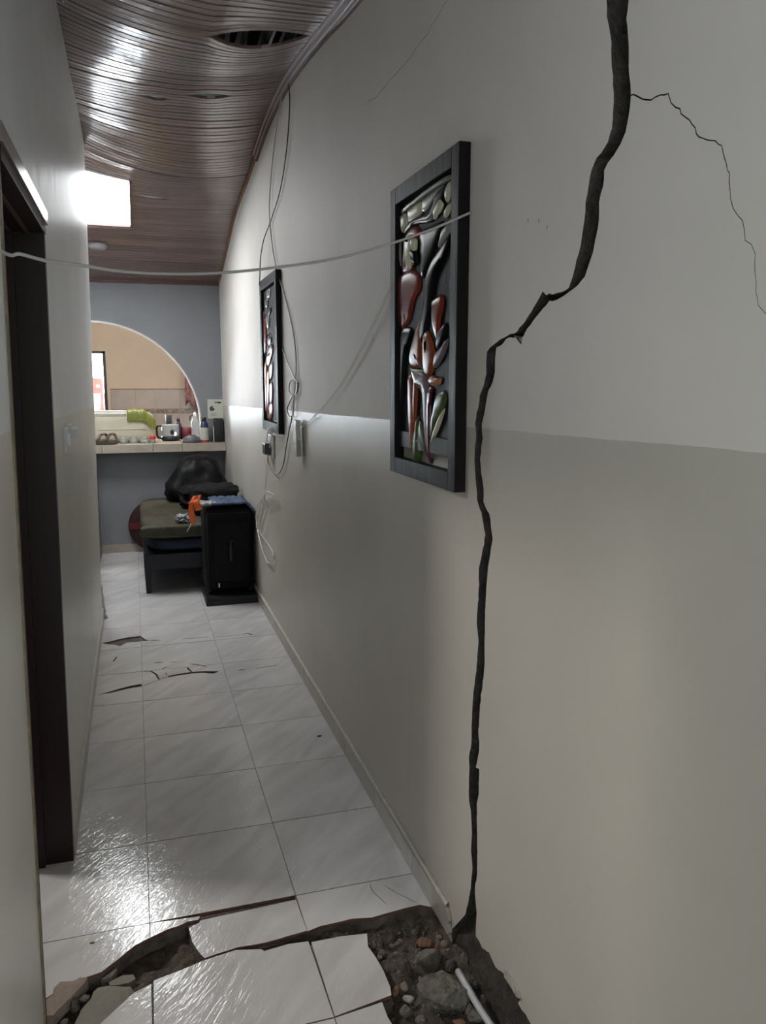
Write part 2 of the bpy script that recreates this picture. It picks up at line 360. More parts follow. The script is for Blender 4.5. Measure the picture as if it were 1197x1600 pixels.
# ================================================================== RIGHT WALL with the crack
def wr(x, y): p = at(0, XR, x, y); return (p.y, p.z)
def sc(L, s, ox, oy): return [(ox + x / s, oy + y / s) for x, y in L]
left_px = sc([(598, 60), (612, 130), (616, 250), (625, 385), (617, 480), (600, 540), (560, 600), (540, 635), (530, 700), (518, 760), (515, 830), (500, 920), (485, 980), (470, 1040), (455, 1080), (430, 1100), (370, 1110), (358, 1097), (340, 1130), (315, 1170), (290, 1210), (260, 1245), (235, 1258), (205, 1272)], 2.408, 700, 0)
left_px += sc([(345, 170), (325, 200), (318, 260), (320, 330), (305, 400), (280, 470), (270, 540), (258, 580), (250, 650), (255, 720), (247, 800), (245, 880), (250, 960), (258, 1040), (262, 1120), (275, 1170), (290, 1205), (300, 1270), (312, 1340), (305, 1400), (290, 1470), (278, 1530)], 4, 680, 500)
left_px += sc([(290, 20), (287, 150), (280, 230), (287, 330), (280, 430), (268, 520), (262, 600), (258, 700), (258, 750), (247, 810), (250, 850), (247, 930), (248, 990), (255, 1030), (260, 1110), (257, 1200), (262, 1270), (255, 1350), (245, 1410), (232, 1465)], 2.667, 640, 880)
right_px = sc([(672, 70), (680, 160), (682, 280), (690, 360), (680, 440), (670, 495), (650, 540), (625, 585), (600, 615), (588, 640), (585, 700), (570, 760), (568, 830), (555, 900), (545, 950), (530, 1000), (515, 1040), (490, 1070), (455, 1100), (425, 1120), (380, 1135), (350, 1170), (320, 1210), (290, 1250), (274, 1296), (255, 1268), (226, 1270), (200, 1300)], 2.408, 700, 0)
right_px += sc([(385, 170), (375, 230), (373, 330), (360, 390), (335, 440), (318, 520), (305, 590), (290, 655), (297, 740), (285, 830), (280, 870), (290, 960), (302, 1060), (302, 1140), (318, 1180), (338, 1210), (348, 1280), (360, 1370), (350, 1430), (338, 1500)], 4, 680, 500)
right_px += sc([(327, 20), (320, 110), (315, 200), (313, 330), (312, 440), (300, 530), (292, 610), (288, 700), (290, 770), (285, 810), (276, 850), (290, 857), (288, 960), (280, 1000), (280, 1100), (282, 1200), (282, 1290), (272, 1350), (275, 1420), (280, 1460), (276, 1520)], 2.667, 640, 880)
foot_px = sc([(729, 548), (745, 575), (760, 600), (790, 625), (820, 690), (848, 712), (870, 735), (900, 790), (934, 845), (928, 870), (960, 910), (985, 955)], 2.9925, 500, 1280)
Lw = [(1.262, 3.5), (1.258, 2.9), (1.25, 2.5), (1.254, 2.2), (1.248, 2.114)] + [wr(*q) for q in left_px]
Rw = [(1.185, 3.5), (1.19, 2.9), (1.18, 2.5), (1.192, 2.2), (1.183, 2.114)] + [wr(*q) for q in right_px]
Ft = [wr(*q) for q in foot_px] + [(1.30, .118), (1.1, .10), (.9, .06), (.75, .03), (.6, -.001)]
crack = rough(Lw, .0035, .012, seed=1) + [Vector((1.84, .02)), Vector((1.84, -.05)), Vector((.6, -.05))] + rough(Ft[::-1], .005, .012, seed=3) + rough(Rw[::-1], .0035, .012, seed=2)
thin = [wr(*q) for q in sc([(680, 361), (715, 362), (735, 373), (765, 375), (800, 358), (828, 352), (840, 385), (870, 415), (875, 433), (910, 452), (930, 480), (945, 518), (980, 527), (1005, 527), (1030, 550), (1040, 590), (1050, 640), (1060, 655), (1062, 740), (1075, 790), (1105, 830), (1120, 860), (1118, 905), (1140, 920), (1155, 960), (1158, 1100), (1170, 1150), (1197, 1180), (1225, 1260), (1240, 1380)], 2.408, 700, 0)]
thin = rough(thin, .004, .009, seed=5); nt_ = len(thin)
thinp = ribbon(thin, [(.0013 - .0010 * min(1, i / nt_ * 1.25)) * (.65 + .5 * abs(noise.noise(Vector((i * .7, 2, 0))))) + .0002 for i in range(nt_)])
hair = rough([wr(*q) for q in [(572, 162), (590, 150), (607, 128), (625, 108), (640, 92), (655, 68), (668, 52), (683, 25), (700, 0)]], .006, .02, seed=8)
hairp = ribbon(hair, .0006)
ZC = lambda y: 0
V, comps = carve([(-.35, -.02), (7.47, -.02), (7.47, 3.5), (-.35, 3.5)], [crack, thinp, hairp])
bm = bmesh.new()
def wfront(p):
    # the plaster lifts very slightly along the break
    return Vector((XR + .0, p.x, p.y))
for c in comps:
    if len(c) < 3: continue
    slab(bm, V, c, wfront, lambda p: Vector((XR + .13, p.x, p.y)))
wall = struct(obj('wall_right', bm, ['wall', 'mortar']))
# masonry seen at the back of the crack
o = box('masonry_core', XR + .10, XR + .16, .55, 2.9, -.3, 3.5, 'mortar', wall)
# chips of plaster along the crack (lighter torn lips)
for pl in (sc([(345, 1165), (372, 1138), (420, 1122), (452, 1102), (447, 1130), (405, 1166), (362, 1172)], 2.408, 700, 0),
           sc([(240, 1262), (262, 1275), (280, 1262), (272, 1298), (258, 1285)], 2.408, 700, 0),
           sc([(870, 700), (880, 705), (905, 745), (930, 780), (945, 835), (930, 830), (905, 785), (872, 735)], 2.9925, 500, 1280)):
    Vq, cq = carve([wr(*q) for q in pl]); b2 = bmesh.new()
    for c in cq: slab(b2, Vq, c, lambda p: Vector((XR + .004 if pl[0][1] < 800 else XR - .006, p.x, p.y)), lambda p: Vector((XR + .02, p.x, p.y)))
    obj('plaster_chip', b2, ['rim', 'rim'], wall)

# ================================================================== FLOOR
def fl(x, y): p = at(2, 0, x, y); return (p.x, p.y)
up_px = [(60, 1572), (67, 1563), (82, 1553), (102, 1536), (134, 1527), (158, 1519), (181, 1501.5), (209.5, 1478), (234.5, 1465), (262, 1452), (280, 1446), (293, 1440), (295, 1447), (300, 1468), (313, 1490), (320, 1497), (371, 1481.5), (415, 1475), (450, 1465), (480.5, 1455.5)] + sc([(0, 500), (90, 480), (150, 465), (240, 460), (310, 440), (400, 415), (465, 400), (530, 412), (560, 420)], 2.9925, 500, 1280)
lo_px = [(120, 1640), (156.6, 1600), (186.4, 1572.6), (209.5, 1551.5), (237, 1537), (240, 1532), (280, 1517), (320, 1500), (368, 1484.5), (408, 1483), (413, 1487), (451, 1475), (480, 1471.5), (488, 1473), (500, 1470.5), (533, 1464), (574, 1459), (575, 1480), (587, 1497), (598.6, 1517), (610, 1544), (612, 1557)]
UP = [fl(*q) for q in up_px]; UP[0] = (-.5, UP[0][1]); UP[-1] = (.95, UP[-1][1])
LO = [(-.5, 1.25), (-.33, 1.36)] + [fl(*q) for q in lo_px]
LO2 = [fl(597, 1565), fl(606, 1590), (.53, 1.53), (.60, 1.42), (.585, 1.28), (.66, 1.1), (.72, .95), (.95, .85)]
void = rough(UP, .004, .02, seed=11) + rough((LO + LO2)[::-1], .004, .02, seed=12)
floor = None
bm = bmesh.new()
V, comps = carve([(-1.7, -3.2), (.95, -3.2), (.95, 7.6), (-1.7, 7.6)], [void])
for c in comps: slab(bm, V, c, lambda p: Vector((p.x, p.y, -.009)), lambda p: Vector((p.x, p.y, -.045)), 0)
floor = struct(obj('floor', bm, ['screed']))
# soil under the opened floor
def soilz(x, y):
    z = -.060 + .035 * noise.fractal(Vector((x * 7, y * 7, 1)), .8, 2.1, 4) + .006 * noise.noise(Vector((x * 60, y * 60, 3)))
    if x > .42 and y > 1.5: z += .030 * max(0, min(1, (y - 1.62) / .25))
    return min(z, -.014)
b2 = bmesh.new(); nx, ny = 150, 150; g = {}
for i in range(nx + 1):
    for j in range(ny + 1):
        x = -.45 + 1.42 * i / nx; y = .75 + 1.4 * j / ny; g[i, j] = b2.verts.new((x, y, soilz(x, y)))
for i in range(nx):
    for j in range(ny): b2.faces.new((g[i, j], g[i + 1, j], g[i + 1, j + 1], g[i, j + 1]))
o = obj('soil_bed', b2, 'soil', floor, True); o['kind'] = 'stuff'
# foundation earth under the lifted wall
b2 = bmesh.new(); g = {}
for i in range(91):
    for j in range(25):
        y = .55 + 1.28 * i / 90; t = j / 24; z = -.12 + .30 * t
        g[i, j] = b2.verts.new((XR + .022 + .030 * t + .012 * noise.fractal(Vector((y * 9, z * 12, 4)), .8, 2, 4) - (.03 * (1 - t)), y, z))
for i in range(90):
    for j in range(24): b2.faces.new((g[i, j], g[i + 1, j], g[i + 1, j + 1], g[i, j + 1]))
obj('foundation_earth', b2, 'foundation', floor, True)

GX = [-1.689, -1.273, -.857, -.441, -.027, .389, .805]; G = .0011
def jit(): return random.uniform(-.0009, .0009)
def tile_piece(poly, cracks=(), tilt=(0, 0), dz=0, name='floor_tile', drop=()):
    V, comps = carve([Vector(p) for p in poly], cracks)
    for k, c in enumerate(comps):
        ids = {i for f in c for i in f}
        ar = sum(abs((V[f[1]] - V[f[0]]).cross(V[f[2]] - V[f[0]])) / 2 for f in c)
        if ar < 1e-5: continue
        cx = sum(V[i].x for i in ids) / len(ids); cy = sum(V[i].y for i in ids) / len(ids)
        ta, tb = tilt[0] + jit() * 2, tilt[1] + jit() * 2
        z = lambda p: dz + ta * (p.x - cx) + tb * (p.y - cy)
        b = bmesh.new(); slab(b, V, c, lambda p: Vector((p.x, p.y, z(p))), lambda p: Vector((p.x, p.y, z(p) - .0085)))
        obj(name, b, ['tile', 'tilebody'], floor)
def rect(x0, x1, y0, y1): return [(x0 + G, y0 + G), (x1 - G, y0 + G), (x1 - G, y1 - G), (x0 + G, y1 - G)]
# far field: whole tiles from row line 2.139 backwards to the end wall
def cr(px, wd, amp=.002): return ribbon(rough([fl(*q) for q in px], amp, .015, seed=len(px)), wd)
def c4(L): return sc(L, 2.784, 130, 930)
cracks = {}
C1 = [c4([(80, 208), (110, 203), (160, 190), (205, 182), (250, 177), (268, 192), (290, 196), (260, 200), (225, 204), (190, 206), (160, 222), (140, 216), (110, 214)])]
C2 = [c4([(60, 433), (100, 424), (150, 409), (200, 395), (252, 386), (257, 397), (215, 403), (175, 412), (120, 425)]),
      c4([(366, 352), (410, 343), (470, 334), (530, 330), (590, 331), (565, 342), (520, 337), (470, 341), (420, 348), (370, 357)])]
thinc = [(c4([(290, 196), (335, 196)]), .004), (c4([(425, 190), (550, 182)]), .0028), (c4([(560, 182), (620, 178), (690, 172)]), .002),
         (c4([(686, 170), (715, 166), (737, 173)]), .005), (c4([(255, 332), (295, 330), (318, 345), (330, 368)]), .005), (c4([(257, 397), (300, 378), (330, 368), (366, 354)]), .002),
         (c4([(305, 294), (350, 292)]), .004), (c4([(375, 291), (415, 290)]), .0028), (c4([(452, 313), (462, 325), (475, 335)]), .005), (c4([(460, 298), (500, 303), (538, 310)]), .004),
         (c4([(340, 322), (368, 310)]), .003), (c4([(360, 336), (366, 348)]), .003), (c4([(670, 327), (710, 322)]), .004), (c4([(745, 320), (800, 311), (850, 303)]), .003), (c4([(130, 290), (140, 275), (148, 266)]), .004)]
allc = [[fl(*q) for q in P] for P in C1 + C2] + [cr(P, wv) for P, wv in thinc]
def bbox(P): return min(p[0] for p in P), max(p[0] for p in P), min(p[1] for p in P), max(p[1] for p in P)
def near(poly, c):
    a, b = bbox(poly), bbox(c); return a[0] < b[1] and b[0] < a[1] and a[2] < b[3] and b[2] < a[3]
r0 = 2.1395
for j in range(13):
    y0 = r0 + .4155 * j; y1 = min(y0 + .4155, YB)
    if y1 - y0 < .02: continue
    for i in range(len(GX) - 1):
        x0, x1 = GX[i], min(GX[i + 1], XR)
        if y0 < 5.1 and x1 < -.3: continue
        if y0 < 5.1: x0 = max(x0, -.262 if y0 > 2.5 or y1 < 1.7 else -.44)
        R = rect(x0, x1, y0, y1); tile_piece(R, [c for c in allc if near(R, c)])
M['grout'] = nmat('grey_tile_grout', (.24, .225, .21), .9, vary=.2, vscale=30)
for gx_, ya_, yb_ in ((-.027, .9, fl(238, 1536)[1]), (-.027, fl(234, 1464)[1], 7.38), (.389, .9, fl(489, 1475)[1]), (.389, fl(480, 1454)[1], 7.38)):
    box('grout_line', gx_ - .0022, gx_ + .0022, ya_, yb_, -.0086, -.0022, 'grout', floor)
for j in range(1, 13): box('grout_line', -.26 if j < 7 else -1.6, .76, r0 + .4155 * j - .0022, r0 + .4155 * j + .0022, -.0086, -.0024, 'grout', floor)
# torn tiles beside the opening
g1, g2 = -.027, .389
def q(*L): return [fl(*p) for p in L]
T = []
T.append(([(-.40, r0 - G), (-.40, UP[1][1] + .01)] + q((67, 1563), (82, 1553), (102, 1536), (134, 1527), (158, 1519), (181, 1501.5), (209.5, 1478)) + [(g1 - G, fl(233, 1465.5)[1]), (g1 - G, r0 - G)], 0))
T.append(([(g1 + G, r0 - G), (g1 + G, fl(236, 1464.5)[1])] + q((262, 1452), (280, 1446), (293, 1440), (310, 1437), (313, 1431.5)), 0))
loose = q((295, 1448), (305, 1443), (311, 1440), (313, 1436.5), (463, 1405.5), (471, 1431), (480, 1455), (450, 1463), (415, 1473), (371, 1480), (320, 1496), (313, 1490), (300, 1470))
T.append(([(g2 + G, r0 - G)] + q((480.8, 1455),) + q(*sc([(0, 500), (90, 480), (150, 465), (240, 460), (310, 440), (400, 415), (465, 400), (530, 412)], 2.9925, 500, 1280)) + [(XR - .003, fl(530 / 2.9925 + 500, 1417.5)[1]), (XR - .003, r0 - G)], 1))
hc = [cr(sc(P, 2.9925, 500, 1280), .0009) for P in ([(235, 298), (240, 330), (270, 360), (315, 400)], [(298, 308), (360, 345), (462, 395)])]
for P, k in T:
    tile_piece(rough([Vector(p) for p in P], .0, .5, True), hc if k else ())
tile_piece(rough(loose, .0015, .02, True, 4), (), (.01, -.012), -.001)
rw = 1.655
tile_piece(q((240, 1533), (281, 1517.5), (320, 1501), (368, 1485.5), (408, 1484), (413, 1487), (451, 1476), (482, 1472)) + [(g2 - G, rw + G), (g1 + G, rw + G)], dz=.002)
tile_piece(q((157, 1600), (186.4, 1572.6), (209.5, 1551.5), (236, 1538)) + [(g1 - G, rw + G), (fl(157, 1600)[0] - .03, rw + G - .0), (fl(157, 1600)[0] - .06, fl(157, 1600)[1] - .04)][:2], dz=.001) if fl(157, 1600)[1] > rw else None
tile_piece([(g2 + G, fl(489, 1473)[1])] + q((500, 1471), (533, 1464.5), (573.5, 1460), (575, 1480), (587, 1497), (598.6, 1517), (610, 1544), (611.5, 1556.5)) + [(g2 + G, rw + G)], dz=.003)
yb = fl(597, 1565)[1]
tile_piece([(g2 + G, rw - G), (g2 + G, rw - .4155 + G), (.575, rw - .4155 + G), (.59, 1.42), (.525, 1.53)] + q((606, 1590), (597, 1566)), dz=.001)
tile_piece(rect(g1, g2, rw - .4155, rw), dz=.001)
tile_piece([(g1 - G, rw - G), (g1 - G, rw - .4155 + G), (-.262, rw - .4155 + G), (-.262, 1.37), (-.16, 1.5), (-.10, rw - G)])
for j in range(2, 12):
    y1 = rw - .4155 * (j - 1); y0 = y1 - .4155
    for x0, x1 in ((-.262, g1), (g1, g2), (g2, XR if y1 < .85 else .64)): tile_piece(rect(x0, x1, y0, y1))

# ------------------------------------------------------------------ rubble, each piece its own
def rock(px, py, wpx, hpx, mat, name, label, cat, z=-.035, seed=0, group=None, deep=.8, ang=.34):
    c = at(2, z, px, py); d = (c - EYE).dot(fw); sx = wpx * d / F / 2 * 1.0; sz = hpx * d / F / 2 * 1.0
    bm = bmesh.new(); rnd = random.Random(seed * 13 + 5)
    bmesh.ops.create_icosphere(bm, subdivisions=3 if wpx > 30 else 2, radius=1)
    pl = [(Vector((rnd.gauss(0, 1), rnd.gauss(0, 1), rnd.gauss(0, 1))).normalized(), rnd.uniform(1 - ang * 1.15, .88)) for _ in range(17)]
    for v in bm.verts:
        n = v.co.normalized(); v.co = n * min([1.06] + [d_ / n.dot(p_) for p_, d_ in pl if n.dot(p_) > .3])
    sy = (sx + sz) / 2 * deep * 1.1
    for v in bm.verts:
        n = v.co.normalized(); v.co += n * .07 * noise.fractal(n * 4 + Vector((seed, 0, 0)), .9, 2, 3)
        v.co = Vector((v.co.x * sx, v.co.y * sy, v.co.z * sz * .95))
    o = obj(name, bm, mat, None, False); o.location = (c.x, c.y, max(c.z + sz * .25, -.075 + sz)); o.rotation_euler = (0, 0, rnd.uniform(-.5, .5))
    tag(o, label, cat, group); return o
R7 = lambda x0, x1, y0, y1: (570 + (x0 + x1) / 2 / 4.433, 1400 + (y0 + y1) / 2 / 4.433, (x1 - x0) / 4.433, (y1 - y0) / 4.433)
rocks = [
 (R7(345, 548, 365, 588), 'rock', 'concrete_lump', 'square grey concrete lump just above the largest lump in the hole', 'rubble'),
 (R7(360, 722, 565, 885), 'rock', 'concrete_lump', 'largest grey brown concrete lump in the hole beside the white pipe', 'rubble'),
 (R7(343, 482, 288, 368), 'brick', 'brick_fragment', 'orange brown brick fragment lying on top of the square grey lump', 'brick fragment'),
 (R7(478, 545, 322, 378), 'brick', 'brick_fragment', 'small brown brick fragment touching the right end of the orange one', 'brick fragment'),
 (R7(520, 605, 368, 432), 'brick', 'brick_fragment', 'dull brown brick fragment at the upper right corner of the square lump', 'brick fragment'),
 (R7(648, 722, 392, 535), 'rock', 'rubble_stone', 'upright grey stone leaning on the wall side just above the pipe end', 'rubble'),
 (R7(600, 658, 342, 418), 'rock', 'rubble_stone', 'small light grey stone above the upright stone near the wall', 'rubble'),
 (R7(540, 645, 452, 560), 'rockdark', 'rubble_stone', 'dark grey stone wedged right of the square concrete lump', 'rubble'),
 (R7(545, 612, 238, 288), 'rock', 'rubble_stone', 'flat grey stone under the end of the skirting tiles', 'rubble'),
 (R7(565, 672, 128, 244), 'rockdark', 'rubble_stone', 'dark lump stuck at the foot of the wall crack', 'rubble'),
 (R7(636, 694, 250, 385), 'rockdark', 'rubble_stone', 'dark upright stone against the wall below the crack foot', 'rubble'),
 (R7(555, 640, 285, 350), 'rockdark', 'rubble_stone', 'dark stone between the flat stone and the brick fragments', 'rubble'),
 (R7(195, 345, 435, 605), 'rockdark', 'soil_clod', 'dark earth clod left of the square concrete lump', 'clod'),
 (R7(238, 312, 598, 685), 'brownmortar', 'rubble_stone', 'brownish stone above the white chip', 'rubble'),
 (R7(188, 248, 628, 722), 'brick', 'brick_fragment', 'reddish brick fragment at the torn tile corner', 'brick fragment'),
 (R7(258, 352, 690, 755), 'white', 'plaster_fragment', 'white plaster chip left of the largest lump', 'plaster chip'),
 (R7(222, 338, 762, 852), 'rock', 'rubble_stone', 'grey stone below the white plaster chip', 'rubble'),
 (R7(338, 444, 826, 895), 'rock', 'rubble_stone', 'grey stone at the bottom edge left of the largest lump', 'rubble'),
 (R7(678, 772, 752, 848), 'rock', 'rubble_stone', 'knobbly grey stone touching the left side of the pipe', 'rubble'),
 (R7(716, 852, 798, 895), 'rock', 'rubble_stone', 'flat grey stone lying against the lower pipe', 'rubble'),
 (R7(598, 706, 855, 895), 'brick', 'brick_fragment', 'orange brown brick fragment at the bottom edge below the largest lump', 'brick fragment'),
 (R7(668, 738, 638, 722), 'rockdark', 'rubble_stone', 'dark stone squeezed between the largest lump and the pipe', 'rubble'),
 (R7(733, 796, 588, 662), 'rockdark', 'rubble_stone', 'dark reddish stone on the wall side of the pipe', 'rubble'),
 (R7(795, 842, 686, 775), 'rock', 'rubble_stone', 'narrow grey stone between the pipe and the wall', 'rubble'),
 (R7(32, 88, 312, 388), 'brownmortar', 'rubble_stone', 'small brown stone beside the torn corner of the floor tile', 'rubble'),
 (R7(110, 178, 160, 192), 'rock', 'rubble_stone', 'small pale stone at the narrow left end of the hole', 'rubble')]
for k, (g_, mt, nm, lb, ct) in enumerate(rocks):
    if k < 2: g_ = (g_[0], g_[1], g_[2] * .98, g_[3] * .98)
    rock(*g_, mt, nm, lb, ct, seed=k + 1, z=-.03)
rock(708, 1572, 10, 8, 'rock', 'rubble_stone', 'tiny pale pebble resting on the largest lump', 'rubble', z=.02, seed=44)
rnd_s = random.Random(11); ns = 0
while ns < 60:
    sx_, sy_ = rnd_s.uniform(578, 752), rnd_s.uniform(1446, 1598)
    gx, gy = fl(sx_, sy_)
    if not inside((gx, gy), void) or gx > .745 or (sx_ - 578) * .9 + 1440 < sy_ - 130: continue
    k = rnd_s.choice((0, 0, 1, 2)); wp = rnd_s.uniform(6, 15)
    zone = 'at the far end of the hole' if sy_ < 1485 else ('beside the wall footing' if sx_ > 700 else ('along the bottom edge of the picture' if sy_ > 1560 else ('next to the torn tile edge' if sx_ < 640 else 'around the square concrete lump')))
    hue = ('grey', 'dark', 'brown')[k]; size = 'small' if wp > 10 else 'tiny'
    rock(sx_, sy_, wp, wp * rnd_s.uniform(.6, 1), ('rock', 'rockdark', 'brownmortar')[k], 'small_stone', '%s %s stone loose in the rubble %s' % (size, hue, zone), 'rubble', z=soilz(gx, gy) + .004, seed=200 + ns, group='%s %s stones %s' % (size, hue, zone)); ns += 1
L6 = lambda x0, x1, y0, y1: (50 + (x0 + x1) / 2 / 5.204, 1440 + (y0 + y1) / 2 / 5.204, (x1 - x0) / 5.204, (y1 - y0) / 5.204)
for k, (g_, mt, nm, lb) in enumerate([
 (L6(370, 485, 605, 668), 'rock', 'rubble_stone', 'pale grey stone at the corner of the greenish screed slab'),
 (L6(300, 400, 645, 780), 'rockdark', 'rubble_stone', 'dark stone beside the brown mortar slab'),
 (L6(110, 235, 780, 850), 'rock', 'rubble_stone', 'grey stone at the bottom edge near the door casing'),
 (L6(225, 300, 790, 850), 'rock', 'rubble_stone', 'rounded grey stone at the bottom edge left of the greenish slab')]):
    rock(*g_, mt, nm, lb, 'rubble', seed=60 + k, z=-.02)
# flat broken slabs in the left part of the opening
def flat(px, z, th, mat, name, label, cat, tilt=0):
    P = [at(2, z, *p_) for p_ in px]; V, cs = carve(rough([Vector((p_.x, p_.y)) for p_ in P], .002, .012, True, 6)); b = bmesh.new(); cx = sum(p_.x for p_ in P) / len(P)
    for c in cs: slab(b, V, c, lambda p_: Vector((p_.x, p_.y, z + tilt * (p_.x - cx) + .002 * noise.noise(Vector((p_.x * 40, p_.y * 40, 0))))), lambda p_: Vector((p_.x, p_.y, z - th)), 0)
    return tag(obj(name, b, mat), label, cat)
s6 = lambda L: sc(L, 5.204, 50, 1440)
flat(s6([(60, 690), (95, 650), (165, 595), (175, 540), (230, 490), (340, 480), (390, 455), (450, 458), (425, 500), (330, 600), (240, 690), (190, 740), (170, 765), (60, 770)]), .006, .03, 'brownmortar', 'mortar_slab', 'brown mortar slab lifted beside the door casing', 'rubble')
flat(s6([(360, 800), (400, 720), (480, 620), (500, 570), (540, 535), (620, 522), (700, 525), (800, 530), (835, 575), (780, 640), (690, 720), (600, 800), (520, 860), (400, 900), (340, 850)]), -.012, .04, 'concrete', 'screed_slab', 'smooth greenish screed slab lying in the left opening', 'rubble')
flat(s6([(628, 490), (680, 462), (740, 438), (820, 430), (845, 462), (790, 500), (700, 518), (635, 515)]), -.018, .03, 'concrete', 'screed_chip', 'small screed chip behind the greenish slab', 'rubble')
flat(s6([(560, 470), (620, 420), (680, 372), (690, 395), (650, 445), (590, 470)]), -.012, .02, 'rock', 'mortar_shard', 'thin pale mortar shard under the torn tile edge', 'rubble')
# pebbles too many to count
b2 = bmesh.new(); rnd = random.Random(3)
for k in range(1500):
    if rnd.random() < .62: x = rnd.uniform(.44, .75); y = rnd.uniform(1.0, 1.98)
    else: x = rnd.uniform(-.30, .44); y = rnd.uniform(1.35, 2.1)
    if not inside((x, y), void): continue
    s = abs(rnd.gauss(0, .0022)) + .0012; mtx_c = Vector((x, y, soilz(x, y) + s * .5))
    vs = [b2.verts.new(mtx_c + Vector(d) * s * rnd.uniform(.6, 1.3)) for d in ((1, 0, 0), (-1, 0, 0), (0, 1, 0), (0, -1, 0), (0, 0, 1), (0, 0, -1))]
    for f in ((0, 2, 4), (2, 1, 4), (1, 3, 4), (3, 0, 4), (2, 0, 5), (1, 2, 5), (3, 1, 5), (0, 3, 5)): b2.faces.new([vs[i] for i in f])
o = obj('pebbles', b2, 'rock'); tag(o, 'loose grit and pebbles strewn over the soil in the opening', 'gravel'); o['kind'] = 'stuff'
for dbl in (0,):
    pa = [at(2, -.005, 716, 1518), at(2, .004, 724, 1532), at(2, .006, 734, 1549), at(2, .006, 745, 1568), at(2, .004, 757, 1587), at(2, 0, 773, 1612), at(2, -.01, 791, 1650)]
    tag(tube('plastic_pipe', pa, .0088, 'pvc', seg=12), 'white plastic conduit pipe running through the rubble below the wall', 'pipe')

# ================================================================== LEFT WALL and doorway
def leftwall(p, off=0): return Vector((LX(p.y) - off, p.x, p.y))
D0, D1, DZ = 1.735, 2.55, 1.945
V, comps = carve([(-3.2, -.02), (5.25, -.02), (5.25, 3.5), (-3.2, 3.5)], [[(D0 - .001, -.05), (D1 + .001, -.05), (D1 + .001, DZ), (D0 - .001, DZ)]])
bm = bmesh.new()
for c in comps: slab(bm, V, c, leftwall, lambda p: leftwall(p, .15), 1)
wl = struct(obj('wall_left', bm, ['wall_l', 'wall_l']))
# small scar marks low on the left wall
door = thing('door_1', 'x', 'door'); del door['label']; del door['category']; door['kind'] = 'structure'
def jx(z, o): return LX(z) + o
def prism(name, pts_bottom, pts_top, mat, parent):
    n = len(pts_bottom); return raw(name, [Vector(p) for p in pts_bottom] + [Vector(p) for p in pts_top], [list(range(n))[::-1], list(range(n, 2 * n))] + [(i, (i + 1) % n, n + (i + 1) % n, n + i) for i in range(n)], mat, parent)
def jamb(name, o0, o1, y0, y1, z0, z1, mat, parent):
    return prism(name, [(jx(z0, o0), y0, z0), (jx(z0, o1), y0, z0), (jx(z0, o1), y1, z0), (jx(z0, o0), y1, z0)], [(jx(z1, o0), y0, z1), (jx(z1, o1), y0, z1), (jx(z1, o1), y1, z1), (jx(z1, o0), y1, z1)], mat, parent)
jamb('far_jamb', -.155, .006, D1 - .03, D1, 0, DZ, 'doorwood', door)
jamb('jamb_stop', -.155, -.075, D1 - .045, D1 - .03, 0, DZ - .04, 'doorwood', door)
jamb('near_jamb', -.155, .003, D0, D0 + .022, 0, DZ, 'doorjamb2', door)
jamb('near_caulk', .0, .004, D0 - .006, D0, 0, DZ, 'creamcaulk', door)
jamb('head_jamb', -.155, .008, D0, D1, DZ - .03, DZ, 'doorwood', door)
for k in range(3): jamb('head_groove_bead', -.13 + .045 * k, -.122 + .045 * k, D0, D1 - .03, DZ - .036, DZ - .03, 'trim', door)
jamb('head_casing', .0, .014, D0 - .02, D1 + .012, DZ - .002, DZ + .035, 'casing', door)
# the door leaf stands open inside the room, hinged on the far jamb
leaf = box('door_leaf', -.475, -.435, D1 + .03, D1 + .83, .01, DZ - .04, 'doorwood', door, bev=.003)
for z0, z1 in ((.15, .8), (.95, 1.75)): box('door_panel', -.483, -.474, D1 + .13, D1 + .73, z0, z1, 'doorwood', door, bev=.004)
# dark room behind the doorway
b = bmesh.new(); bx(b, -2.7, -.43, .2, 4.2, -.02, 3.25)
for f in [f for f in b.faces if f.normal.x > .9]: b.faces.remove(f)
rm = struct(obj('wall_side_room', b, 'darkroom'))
# skirting tiles
def skirt(name, mk, ys, h, mat_t, parent):
    for y0, y1 in zip(ys, ys[1:]): mk(y0, y1, h)
sk = bpy.data.objects.new('baseboard_right', None); COL.objects.link(sk); sk['kind'] = 'structure'
ys = [1.868] + [2.139 + .4155 * k for k in range(0, 13)]; ys = [y for y in ys if y < 7.3] + [7.38]
for y0, y1 in zip(ys, ys[1:]):
    b = bmesh.new(); bx(b, XR - .011, XR - .0005, y0 + .0012, y1 - .0012, .0, .072 + random.uniform(-.001, .001), .001)
    o = obj('skirting_tile', b, 'skirt', sk)
b = bmesh.new(); P = []
for k in range(120):
    y = 1.865 + (7.38 - 1.865) * k / 119; P.append((y, .079 + .003 * noise.noise(Vector((y * 9, 0, 0)))))
vs = []
for y, z in P: vs.append([b.verts.new(v) for v in ((XR - .0115, y, .072), (XR - .009, y, z), (XR, y, z + .004), (XR, y, .072))])
for A, B in zip(vs, vs[1:]):
    for k in range(4): b.faces.new((A[k], A[(k + 1) % 4], B[(k + 1) % 4], B[k]))
obj('grout_bead', b, 'skirttop', sk, True)
